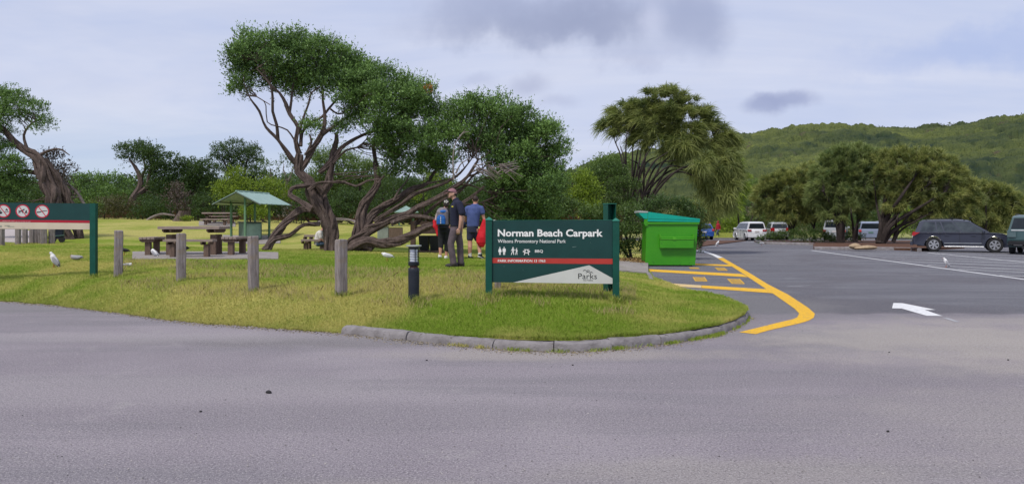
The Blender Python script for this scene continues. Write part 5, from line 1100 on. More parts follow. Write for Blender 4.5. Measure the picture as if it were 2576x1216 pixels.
# ------------------------------------------------------------------ people
def fuse(mb, name, m, parent, voxel=.012, smooth=4):
    """union of the shapes in mb as one continuous smooth surface"""
    me = bpy.data.meshes.new('t'); me.from_pydata(mb.v, [], mb.f); o = bpy.data.objects.new('t', me); C.objects.link(o)
    r = o.modifiers.new('r', 'REMESH'); r.mode = 'VOXEL'; r.voxel_size = voxel
    s = o.modifiers.new('s', 'SMOOTH'); s.iterations = smooth; s.factor = .5
    dg = bpy.context.evaluated_depsgraph_get(); me2 = bpy.data.meshes.new_from_object(o.evaluated_get(dg)); bpy.data.objects.remove(o); bpy.data.meshes.remove(me)
    me2.materials.clear(); me2.materials.append(m); me2.shade_smooth(); return link(name, me2, None, parent)
def chain(mb, pts, rad, sides=12):
    mb.tube(pts, rad, sides)
    for p, r in zip(pts, rad): mb.ell(p, (r,r,r), 12, 8)
def loft(mb, rings, n=18):      # rings: (centre, rx, ry)
    vs = [(c[0]+rx*math.cos(2*math.pi*k/n), c[1]+ry*math.sin(2*math.pi*k/n), c[2]) for c, rx, ry in rings for k in range(n)]
    fs = [(i*n+k,i*n+(k+1)%n,(i+1)*n+(k+1)%n,(i+1)*n+k) for i in range(len(rings)-1) for k in range(n)]+[tuple(range(n-1,-1,-1)), tuple((len(rings)-1)*n+k for k in range(n))]
    mb.add(vs, fs)
def hand(mb, wrist, dirv, palmn, L=.185, curl=.5, side=1):
    """palm, four unequal bent fingers and a thumb; dirv points to the fingertips, palmn out of the palm"""
    w = Vector(wrist); d = Vector(dirv).normalized(); nrm = Vector(palmn).normalized(); ac = d.cross(nrm).normalized()*side
    pl = w+d*L*.26
    for s_ in (-.6,-.2,.2,.6): mb.tube([w+ac*s_*.02, pl+ac*s_*.034+d*.02], [.015,.014], 8)
    for i, (s_, ln) in enumerate(((-.034,.36),(-.012,.42),(.011,.39),(.031,.30))):
        a = w+d*L*.46+ac*s_; b_ = a+(d*(1-curl*.3)+nrm*curl*.6).normalized()*L*ln*.5; c_ = b_+(d*(1-curl)+nrm*curl*1.3).normalized()*L*ln*.5
        chain(mb, [a,b_,c_], [.0095,.0085,.0075], 8)
    a = w+d*L*.12-ac*.03; b_ = a-ac*.022+d*.035+nrm*.012; chain(mb, [a,b_,b_+d*.03+nrm*.012], [.012,.010,.009], 8)
m_skin = mat('skin',(.56,.33,.25),(.50,.27,.20),12,.55); m_skin2 = mat('sunburnt_skin',(.58,.31,.23),(.50,.24,.17),12,.55)
m_navy = mat('navy_cotton',(.012,.014,.035),(.018,.020,.045),9,.85,.2); m_trs = mat('grey_brown_cotton',(.13,.10,.115),(.085,.065,.078),7,.9,.6,bscale=14); m_black = mat('black_cloth',(.012,.012,.015),(.02,.02,.024),9,.9,.3)
m_blue = mat('blue_tee',(.075,.105,.27),(.055,.08,.21),9,.9,.4,bscale=12); m_redb = mat('red_fabric',(.66,.012,.025),(.48,.006,.018),5,.7,.7,bscale=9); m_white = mat('white_cloth',(.70,.68,.64),(.60,.57,.54),8,.9,.4)
m_boot = mat('boot_leather',(.022,.018,.022),(.035,.03,.034),14,.6,.3); m_hair = mat('dark_hair',(.014,.010,.009),(.03,.02,.016),30,.6,.4); m_sole = mat('white_sole',(.62,.62,.60),None,6,.6)
m_pink = mat('pale_pink_cloth',(.62,.46,.47),(.52,.38,.40),8,.9,.3); m_cap = mat('faded_pink_cap',(.30,.15,.17),(.23,.11,.13),8,.9,.2)
m_sh = mat('navy_shorts',(.035,.04,.075),(.025,.028,.055),8,.9,.4)
def shoe(parent, c, ang, m, L=.28, h=.10, pitch=0, name='shoe', sole=True):
    M = Matrix.Rotation(ang,4,'Z') @ Matrix.Rotation(pitch,4,'Y'); c = Vector(c); mb = MB()
    def q(x,y,z): return c+(M @ Vector((x,y,z)))
    mb.ell(q(.07,0,h*.42), (L*.34,.048,h*.42), 14, 8, M); mb.ell(q(-.05,0,h*.55), (L*.24,.044,h*.6), 14, 8, M); mb.tube([q(-.03,0,h*.5),q(-.035,0,h*1.3)], [.052,.05], 12)
    s_ = fuse(mb, name, m, parent, .010, 3)
    if sole:
        mb = MB(); n = 16; out = [(.06+L*.37*math.cos(t) if math.cos(t) > 0 else -.05+L*.24*math.cos(t), .052*math.sin(t)) for t in np.linspace(0,2*math.pi,n+1)[:-1]]
        mb.add([q(x,y,-.004) for x,y in out]+[q(x,y,.022) for x,y in out], [tuple(range(n-1,-1,-1)), tuple(range(n,2*n))]+[(i,(i+1)%n,n+(i+1)%n,n+i) for i in range(n)]); mb.build('sole', m_sole if m != m_boot else m_blk, s_)
# the tall man in a cap, facing left
S = .001914; hm = empty('person', P(.2068*520+1037.3, 18.0), 0, 'tall man in navy polo, grey-brown trousers and faded pink cap, facing left', 'person')
def q(cx, cy, y=0): return Vector(((cx-520)*S, y, (1112-cy)*S))
mb = MB()
loft(mb, [(q(525,640),.085,.12),(q(522,560),.09,.125),(q(522,450),.105,.16),(q(532,350),.10,.175),(q(540,310),.07,.12)])
chain(mb, [q(535,318),q(512,282),q(500,255)], [.066,.056,.055])
mb.ell(q(487,212), (.098,.077,.115), 18, 12); mb.ell(q(462,243), (.050,.048,.055), 14, 8); mb.ell(q(452,200), (.045,.055,.04), 12, 8)
mb.tube([q(445,205),q(431,230)], [.009,.016], 8); mb.ell(q(434,231),(.014,.014,.010),8,6); mb.ell(q(437,249),(.014,.024,.008),10,6); mb.ell(q(441,262),(.018,.024,.016),10,6)
for s_ in (-1,1): mb.ell(q(500,218,.078*s_), (.020,.012,.032), 10, 8)
chain(mb, [q(565,330,-.185),q(598,480,-.225),q(596,540,-.23),q(580,632,-.22)], [.056,.044,.043,.030]); hand(mb, q(580,632,-.22), (-.28,0,-1), (-.2,1,0), .19, .55)
chain(mb, [q(560,330,.185),q(598,490,.22),q(592,640,.20)], [.056,.042,.030]); hand(mb, q(592,640,.2), (-.15,0,-1), (-.2,-1,0), .19, .5, -1)
chain(mb, [q(518,670,-.08),q(474,815,-.10),q(505,1040,-.10)], [.07,.055,.045]); chain(mb, [q(535,670,.08),q(572,830,.10),q(580,1040,.10)], [.07,.055,.045])
hb = fuse(mb, 'body', m_skin, hm, .0085, 2)
mb = MB(); loft(mb, [(q(522,612),.118,.160),(q(520,560),.124,.163),(q(520,480),.130,.178),(q(522,410),.132,.192),(q(528,350),.126,.198),(q(534,318),.10,.175),(q(536,300),.068,.10)])
for s_ in (-1,1): chain(mb, [q(545,325,.13*s_),q(568,335,.185*s_),q(592,400,.215*s_),q(603,447,.23*s_)], [.07,.078,.076,.074])
mb.tube([q(534,305),q(516,268)], [.082,.070], 14); sh1 = fuse(mb, 'polo_shirt', m_navy, hm, .012, 3)
mb = MB(); mb.ell(q(494,372,-.176), (.030,.010,.018), 10, 6); mb.build('chest_emblem', mat('yellow_emblem',(.60,.52,.04)), sh1, True)
mb = MB(); loft(mb, [(q(524,700),.12,.16),(q(524,640),.128,.172),(q(522,596),.120,.160)])
for pts, r in (([q(512,660,-.085),q(490,740,-.095),q(470,815,-.10),(q(478,900,-.10)),q(492,980,-.10),q(503,1048,-.10)], [.100,.092,.083,.080,.078,.079]),([q(540,660,.085),q(558,740,.095),q(574,830,.10),q(578,930,.10),q(582,1046,.10)], [.100,.09,.082,.078,.077])): chain(mb, pts, r)
for z_, s_ in ((700,-.17),(860,-.165),(950,-.16)): mb.ell(q(490,z_,s_+.03), (.05,.03,.035), 10, 6)
tz = fuse(mb, 'trousers', m_trs, hm, .013, 2)
mb = MB(); loft(mb, [(q(522,612),.124,.166),(q(522,598),.124,.166)]); mb.build('belt', m_black, hm, True)
shoe(hm, q(490,1112,-.10), math.pi, m_boot, .31, .13, name='boot', sole=True); shoe(hm, q(568,1106,.10), math.pi, m_boot, .31, .13, name='boot')
mb = MB(); mb.ell(q(482,196), (.106,.088,.096), 20, 10); v = [p for p in mb.v]
mb.v = [(p[0],p[1],max(p[2], q(0,200).z-.2*(p[0]-q(482,0).x))) for p in mb.v]; cp = fuse(mb, 'cap', m_cap, hm, .009, 2)
mb = MB(); n = 12; c0 = q(440,197); ring = [(c0.x-.11*math.cos(t)*1.0, .075*math.sin(t), c0.z-.028*math.cos(t)-.004*0) for t in np.linspace(-math.pi/2,math.pi/2,n)]
mb.add([(a,b,c+.006) for a,b,c in ring]+[(a,b,c-.004) for a,b,c in ring], [tuple(range(n)), tuple(range(2*n-1,n-1,-1))]+[(i,n+i,n+(i+1)%n,(i+1)%n) for i in range(n)]); mb.build('brim', m_cap, cp)
mb = MB(); mb.tube([q(500,196,-.088),q(470,190,-.088),q(438,186,-.055),q(428,186,0),q(438,186,.055),q(470,190,.088)], [.005,.006,.016,.010,.016,.006], 8); mb.build('sunglasses', m_blk, hm, True)
mb = MB(); mb.ell(q(455,258), (.048,.050,.034), 14, 8); mb.ell(q(478,240,0), (.05,.071,.045), 14, 8); fuse(mb, 'beard', mat('stubble',(.20,.12,.085),(.14,.08,.06),30,.8), hm, .008, 3)
for s_ in (-1,1): mb = MB(); mb.ell(q(443,213,.036*s_), (.010,.014,.007), 10, 6); mb.build('eye', m_blk, hm, True)
mb = MB(); mb.ell(q(508,222,0), (.070,.076,.045), 16, 8); fuse(mb, 'hair', m_hair, hm, .009, 1)

# woman with the rucksack, walking away
S2 = .2068/1945*21.7; wm = empty('person', P(.2068*385+1037.3, 21.7), 0, 'woman walking away with blue rucksack, black trousers and pink sleeve, partly behind the tall man', 'person')
def q(cx, cy, y=0): return Vector(((cx-385)*S2, y, (1046-cy)*S2))
mb = MB(); loft(mb, [(q(380,640),.15,.11),(q(385,560),.125,.095),(q(385,480),.15,.105),(q(390,440),.15,.09),(q(400,420),.07,.06)])
chain(mb, [q(400,425),q(408,390,.01)], [.055,.048]); mb.ell(q(410,358,.01), (.075,.092,.108), 16, 10); mb.ell(q(410,372,.10),(.012,.02,.012),8,6); mb.ell(q(410,385,.07),(.045,.035,.04),10,8)
for s_ in (-1,1): mb.ell(q(410+s_*32,365,.02),(.010,.018,.028),8,6)
chain(mb, [q(325,460),q(292,540,.02),q(305,640,.10)], [.05,.038,.028]); hand(mb, q(305,640,.10), (.1,.3,-1), (1,0,0), .17, .7)
chain(mb, [q(452,460),q(478,545,.02),q(470,630,.10)], [.05,.038,.028]); hand(mb, q(470,630,.10), (-.1,.3,-1), (-1,0,0), .17, .7, -1)
chain(mb, [q(350,650),q(345,790,.02),q(342,880,-.02),q(340,985,-.05)], [.09,.06,.058,.036]); chain(mb, [q(420,650),q(412,800,.05),q(410,900,.06),q(408,1010,.06)], [.09,.06,.058,.036])
fuse(mb, 'body', m_skin2, wm, .010, 2)
mb = MB(); loft(mb, [(q(382,650),.17,.125),(q(385,560),.14,.11),(q(385,480),.165,.12),(q(388,438),.155,.10),(q(402,420),.08,.065)]); chain(mb, [q(440,450),q(458,475),q(478,545,.02),q(474,600,.06)], [.06,.058,.05,.042]); fuse(mb, 'top', m_black, wm, .012, 3)
mb = MB(); chain(mb, [q(350,440),q(322,462),q(300,520,.01),q(290,560,.03)], [.055,.062,.055,.05]); fuse(mb, 'pink_sleeve', m_pink, wm, .011, 3)
mb = MB(); loft(mb, [(q(382,720),.16,.12),(q(382,640),.172,.13)]); chain(mb, [q(350,690),q(345,790,.02),q(345,890,-.01)], [.105,.085,.075]); chain(mb, [q(418,690),q(418,800,.05),q(416,925,.06)], [.105,.085,.075]); fuse(mb, 'cropped_trousers', m_black, wm, .012, 2)
mb = MB(); mb.ell(q(410,350,.0), (.084,.10,.10), 16, 10); mb.ell(q(412,385,-.05),(.07,.055,.06),12,8); fuse(mb, 'hair', m_hair, wm, .010, 2)
mb = MB()
for a in range(5): mb.ell(q(412+18*math.cos(a*1.26),345+12*math.sin(a*1.26),-.105),(.024,.012,.016),8,6)
mb.build('hair_clip', m_white, wm, True)
m_pb = mat('rucksack_blue',(.012,.12,.42),(.008,.08,.30),6,.6,.3); m_pg = mat('rucksack_grey',(.20,.18,.20),(.14,.12,.14),6,.7,.3)
mb = MB(); mb.box(q(372,535,-.20),(.33,.20,.42),0,.05); mb.ell(q(372,455,-.18),(.15,.10,.10),14,8); rk = fuse(mb, 'rucksack', m_pg, wm, .014, 5)
mb = MB(); mb.ell(q(382,467,-.265),(.105,.05,.05),14,8); mb.build('top_pocket', m_pb, rk, True)
mb = MB(); mb.box(q(360,572,-.315),(.25,.07,.21),0,.03); mb.ell(q(360,525,-.31),(.11,.04,.05),12,8); fuse(mb, 'front_pocket', m_pb, rk, .012, 4)
mb = MB(); mb.box(q(375,645,-.20),(.27,.18,.09),0,.04); fuse(mb, 'pack_base', m_black, rk, .014, 3)
mb = MB()
for i in range(4): mb.add([q(356+dx,535+i*22+dy,-.357) for dx,dy in ((-8,0),(0,-9),(8,0),(0,9))],[(0,1,2,3)])
mb.build('daisy_chain', m_white, rk)
mb = MB(); chain(mb, [q(272,600,.05),q(275,640,.05),q(300,690,.03),q(305,748,.02)], [.055,.075,.055,.04]); mb.ell(q(262,590,.05),(.045,.05,.07),10,8); jk = fuse(mb, 'jacket', m_redb, None, .014, 3); jk.location = wm.location; tag(jk, 'red jacket hanging from the left hand of the rucksack woman', 'jacket')
shoe(wm, q(408,1046,.04), R(75), m_white, .24, .08, 0); shoe(wm, q(335,1035,-.03), R(100), m_white, .24, .08, R(38))

# man in the blue T-shirt, walking away with a red bag
S3 = .2068/1945*22.3; bm = empty('person', P(.2068*740+1037.3, 22.3), 0, 'man walking away in blue T-shirt and navy shorts carrying a red bag', 'person')
def q(cx, cy, y=0): return Vector(((cx-740)*S3, y, (1046-cy)*S3))
mb = MB(); loft(mb, [(q(725,680),.155,.12),(q(735,560),.15,.12),(q(745,470),.18,.13),(q(750,410),.18,.11),(q(760,380),.08,.07)])
chain(mb, [q(762,385),q(765,355,.01)], [.066,.060]); mb.ell(q(765,322,.02), (.080,.098,.108), 16, 10); mb.ell(q(765,338,.115),(.012,.022,.014),8,6); mb.ell(q(765,352,.08),(.05,.04,.04),10,8)
for s_ in (-1,1): mb.ell(q(765+s_*35,325,.02),(.012,.018,.030),8,6)
chain(mb, [q(665,430),q(645,510,.05),q(640,580,.16)], [.062,.050,.034]); hand(mb, q(640,580,.16), (0,.6,-.8), (1,0,0), .19, .6)
chain(mb, [q(838,430),q(855,510,.03),q(880,590,.04)], [.062,.052,.034]); hand(mb, q(880,590,.04), (0,0,-1), (-1,0,0), .19, 1.2, -1)
chain(mb, [q(700,690),q(698,830,.02),q(700,900,-.01),q(695,1000,0)], [.10,.068,.066,.042]); chain(mb, [q(765,690),q(800,830,.12),q(812,890,.06),q(820,985,-.02)], [.10,.068,.066,.042])
fuse(mb, 'body', m_skin2, bm, .010, 2)
mb = MB(); loft(mb, [(q(735,648),.175,.145),(q(738,560),.18,.145),(q(745,480),.20,.15),(q(750,425),.205,.13),(q(756,392),.14,.10),(q(764,372),.075,.07)]); chain(mb, [q(690,420),q(668,432),q(650,490,.02)], [.075,.082,.08]); chain(mb, [q(815,420),q(836,430),q(850,476,.01)], [.075,.082,.08]); fuse(mb, 't_shirt', m_blue, bm, .013, 3)
mb = MB(); loft(mb, [(q(728,720),.16,.13),(q(730,645),.165,.14)]); chain(mb, [q(700,690),q(700,740,.01),q(698,790,.02)], [.105,.10,.098]); chain(mb, [q(760,690),q(775,740,.05),q(785,790,.08)], [.105,.10,.098]); fuse(mb, 'shorts', m_sh, bm, .013, 2)
mb = MB(); mb.ell(q(765,312,.005), (.087,.103,.10), 16, 10); fuse(mb, 'hair', mat('brown_hair',(.035,.02,.015),None,30,.6), bm, .011, 2)
for cx, y in ((698,0),(818,-.02)): mb = MB(); mb.tube([q(cx,965,y),q(cx,1012,y)], [.05,.052], 12); mb.build('sock', m_white, bm, True)
shoe(bm, q(702,1046,.03), R(60), m_black, .29, .09, 0); shoe(bm, q(828,1030,-.02), R(50), m_black, .29, .09, R(22))
mb = MB(); n = 16; rings = [((880,560),.05,.04),((868,620),.09,.07),((850,700),.125,.09),((838,780),.15,.11),((836,840),.14,.11),((842,880),.09,.07),((850,900),.03,.03)]
loft(mb, [(q(*c,-.02),a,b) for c,a,b in rings]); mb.v = [(x+.012*math.sin(z*26+y*9), y+.012*math.sin(z*19+x*21), z) for x,y,z in mb.v]; rb = fuse(mb, 'bag', m_redb, None, .013, 2); rb.location = bm.location; tag(rb, 'large red cloth bag held by the man in the blue T-shirt', 'bag')
mb = MB(); loft(mb, [(q(620,650,.2),.03,.03),(q(618,620,.2),.09,.06),(q(625,580,.2),.07,.05),(q(636,560,.2),.02,.02)]); db = fuse(mb, 'bag', m_sh, None, .013, 2); db.location = bm.location; tag(db, 'small dark bag held in front of the man in the blue T-shirt', 'bag')

# person sitting behind the trunk
S4 = .2068/1945*26; sp_ = empty('person', P(D5(1900), 26.05), 0, 'person in white T-shirt and jeans sitting hunched on the low bench behind the trunk', 'person')
def q(cx, cy, y=0): return Vector(((cx-1900)*S4, y, (940-cy)*S4))
mb = MB(); loft(mb, [(q(1895,865),.11,.15),(q(1898,800),.11,.15),(q(1915,730),.10,.17),(q(1930,700),.06,.10)]); chain(mb, [q(1932,712),q(1955,680)], [.055,.05]); mb.ell(q(1968,652),(.095,.075,.11),14,10); mb.ell(q(2006,660),(.018,.014,.014),8,6); mb.ell(q(1985,675),(.05,.05,.04),10,8)
for s_ in (-1,1): chain(mb, [q(1930,735,.18*s_),q(1945,810,.21*s_),q(1990,840,.14*s_)], [.05,.04,.03]); hand(mb, q(1990,840,.14*s_), (1,0,-.2), (0,-s_,0), .17, .6, s_)
for s_ in (-1,1): chain(mb, [q(1900,860,.09*s_),q(2035,850,.11*s_),q(2040,925,.11*s_)], [.085,.055,.04])
fuse(mb, 'body', m_skin2, sp_, .012, 2)
mb = MB(); loft(mb, [(q(1893,876),.135,.18),(q(1894,830),.135,.175),(q(1898,780),.128,.175),(q(1912,725),.115,.19),(q(1928,700),.07,.11)])
for s_ in (-1,1): chain(mb, [q(1925,728,.15*s_),q(1935,740,.19*s_),q(1942,785,.205*s_)], [.065,.068,.062])
fuse(mb, 't_shirt', m_white, sp_, .013, 3)
mb = MB()
for s_ in (-1,1): chain(mb, [q(1900,862,.09*s_),q(2030,850,.11*s_),q(2038,915,.11*s_)], [.098,.075,.06])
fuse(mb, 'jeans', mat('denim',(.10,.15,.24),(.07,.11,.18),9,.9,.3), sp_, .013, 2)
mb = MB(); mb.ell(q(1962,642),(.10,.082,.10),14,10); fuse(mb, 'hair', m_hair, sp_, .012, 2)
for s_ in (-1,1): shoe(sp_, q(2035,940,.11*s_), 0, m_black, .28, .09)

# two walkers far across the car park
def walker(X, d, z, h_, ang, top, legs, label, hood=False, stride=.18, seed=0):
    t = empty('person', ((X-CX)/F*d, d, z), ang, label, 'person'); k_ = h_/1.75
    def q(x, y, zz): return Vector((x,y,zz))*k_
    mb = MB(); loft(mb, [(q(0,0,.85),.10,.15),(q(.02,0,1.1),.10,.15),(q(.03,0,1.35),.10,.18),(q(.03,0,1.44),.05,.08)]); chain(mb, [q(.03,0,1.43),q(.05,0,1.53)], [.055,.05]); mb.ell(q(.06,0,1.63), (.09*k_,.075*k_,.11*k_), 14, 10); mb.ell(q(.15,0,1.61),(.016,.014,.014),8,6)
    for s_ in (-1,1):
        chain(mb, [q(.03,.19*s_,1.38),q(-.02-.06*s_,.22*s_,1.12),q(.04-.14*s_,.20*s_,.90)], [.05,.042,.03]); hand(mb, q(.04-.14*s_,.2*s_,.90), (.2,0,-1), (0,-s_,0), .17, .6, s_)
        chain(mb, [q(0,.09*s_,.88),q(.10+stride*s_*.7,.09*s_,.50),q(-.02+stride*1.3*s_,.09*s_,.08)], [.085,.055,.04])
    fuse(mb, 'body', m_skin2, t, .014, 2)
    mb = MB(); loft(mb, [(q(0,0,.82),.125,.175),(q(.02,0,1.1),.13,.18),(q(.03,0,1.35),.125,.205),(q(.03,0,1.46),.07,.10)])
    for s_ in (-1,1): chain(mb, [q(.03,.16*s_,1.38),q(.02,.20*s_,1.35),q(-.02-.06*s_,.225*s_,1.12),q(.03-.13*s_,.205*s_,.93)], [.075,.075,.062,.05])
    if hood: mb.ell(q(.04,0,1.64),(.11*k_,.095*k_,.125*k_),14,10); mb.tube([q(.02,0,1.42),q(.03,0,1.56)],[.10,.09],12)
    fuse(mb, 'jacket', top, t, .014, 2)
    mb = MB(); loft(mb, [(q(0,0,.80),.12,.165),(q(0,0,.95),.11,.155)])
    for s_ in (-1,1): chain(mb, [q(0,.09*s_,.85),q(.10+stride*s_*.7,.09*s_,.50),q(-.02+stride*1.3*s_,.09*s_,.10)], [.098,.075,.06])
    fuse(mb, 'trousers', legs, t, .014, 2)
    if not hood: mb = MB(); mb.ell(q(.045,0,1.66),(.098*k_,.083*k_,.10*k_),14,10); fuse(mb, 'hair', m_hair, t, .012, 2)
    for s_ in (-1,1): shoe(t, q(.02+stride*1.3*s_,.09*s_,.0), 0, m_black, .28, .09, R(0 if s_ > 0 else 12))
    return t
walker(1806, 76.2, .05, 1.72, R(200), mat('crimson_jacket',(.36,.015,.035),(.28,.01,.025),5,.7), mat('denim_dark',(.05,.07,.11)), 'person in hooded crimson jacket and jeans walking left across the car park', True)
walker(1787, 77.5, .05, 1.66, R(170), m_black, m_black, 'person in dark clothes striding between the blue car and the crimson jacket', False, .26)

# ------------------------------------------------------------------ gulls
m_gw = mat('gull_white',(.74,.73,.72),(.66,.65,.66),10,.8); m_gg = mat('gull_grey',(.34,.34,.37),(.26,.26,.29),10,.8); m_beak = mat('gull_red',(.42,.10,.04)); m_tip = mat('wing_tip_black',(.02,.02,.022))
def gull(p, rz, label, s=1.0, pitch=25, stand=True, head=(.11,.30), wing=m_gg, bodym=m_gw, group='gulls'):
    t = empty('gull', p, rz, label, 'gull', group); hz = .12 if stand else .045; M = Matrix.Rotation(-R(pitch),4,'Y'); c0 = Vector((0,0,hz+.05)); mb = MB()
    mb.ell(c0*s, (.135*s,.062*s,.062*s), 16, 10, M); mb.ell((c0+M@Vector((.07,0,.005)))*s, (.07*s,.058*s,.058*s), 14, 8, M)
    hd = Vector((head[0],0,head[1]*.72 if stand else .13)); nb = c0+M@Vector((.09,0,.02)); chain(mb, [nb*s,((nb+hd)/2)*s,hd*s], [.045*s,.034*s,.030*s], 10); mb.ell((hd+Vector((.006,0,.008)))*s, (.036*s,.030*s,.030*s), 12, 8)
    fuse(mb, 'body', bodym, t, .007*s+.001, 3)
    mb = MB(); mb.tube([(hd+Vector((.035,0,.004)))*s,(hd+Vector((.075,0,-.006)))*s], [.008*s,.002], 6); mb.build('beak', m_beak, t, True)
    for k_ in (-1,1):
        mb = MB(); mb.ell((c0+M@Vector((-.035,.045*k_,.012)))*s, (.125*s,.020*s,.045*s), 14, 8, M); w_ = mb.build('wing', wing, t, True)
        mb = MB(); mb.tube([(c0+M@Vector((-.13,.035*k_,.006)))*s,(c0+M@Vector((-.21,.012*k_,.0)))*s], [.018*s,.003], 6); mb.build('wing_tip', m_tip, w_, True)
        mb = MB(); mb.ell((hd+Vector((.020,.027*k_,.012)))*s, (.005*s,.003*s,.005*s), 6, 4); mb.build('eye', m_tip, t)
        if stand: mb = MB(); mb.tube([(.005*s,.022*k_*s,hz*s),(.01*s,.022*k_*s,.004)], .005*s, 6); mb.tube([(.0,.022*k_*s,.006),(.05*s,.03*k_*s,.006)], .006*s, 5); mb.build('leg', m_beak, t)
    mb = MB(); mb.prism([(-.10*s,-.025*s),(-.19*s,-.035*s),(-.19*s,.035*s),(-.10*s,.025*s)], 0, .010*s, 'z'); mb.v = [tuple((M@Vector(v))+Vector((0,0,(hz+.045)*s))) for v in mb.v]; mb.build('tail', bodym, t)
    return t
gull(P(137,18.2), R(185), 'white gull standing on the lawn below the dog and rifle symbols, facing left', 1.05, 60, True, (.07,.44))
gull(P(191,19.5), R(175), 'hunched grey-winged gull resting on the grass right of the standing one', 1.0, 2, False, wing=m_gg, bodym=mat('gull_mottled',(.36,.33,.31),(.24,.21,.19),30,.9))
gull(P(321,17.6), R(10), 'white gull lying low on the grass right of the smallest near bollard', .62, 0, False)
gull(P(388,20.8,.02), R(150), 'white gull sitting on the slab beneath the left end bench', .95, 35, False, (.06,.3))
gull(P(974,19.8), R(180), 'pale gull walking on the lawn left of the bollard light', .95, 14, True, (.12,.30), wing=mat('gull_pale_wing',(.52,.52,.53)))
p_ = G(2380,672); gull(p_, R(160), 'white gull standing on the hatched car park lines near the dark wagon', 1.0, 58, True, (.07,.43))
p_ = G(1804,619); gull(p_, R(20), 'white gull standing on the road right of the skip', 1.12, 50, True, (.08,.41))
p_ = G(1915,617.5); gull(p_, R(15), 'small white gull bending low near the island kerb', 1.0, 5, True, (.15,.22))
gp_ = W(1992,1,12.6); zt = EYE-(558-HY)/F*14
gull(Vector(((1251.5-CX)/F*13.1, 13.1, 1.35)), R(165), 'gull peering over the top edge of the park sign near its left post', .9, 30, True, (.05,.33))
mb = MB(); mb.box((0,0,.67),(.09,.09,1.36),.3,.01); o = mb.build('short_post', m_grey); o.location = ((1251.5-CX)/F*13.1,13.1,-.02); tag(o, 'slim timber post hidden behind the park sign under the peering gull', 'post')
for (X,d,lb,rz) in ((463,21.5,'dark bird on the slab under the long picnic bench',R(20)),(313,21.2,'dark bird on grass at the left edge of the picnic slab',R(190))):
    gull(P(X,d,.03), rz, lb, .8, 15, True, (.13,.26), wing=m_tip, bodym=mat('dark_feathers',(.03,.03,.04)), group='dark birds')
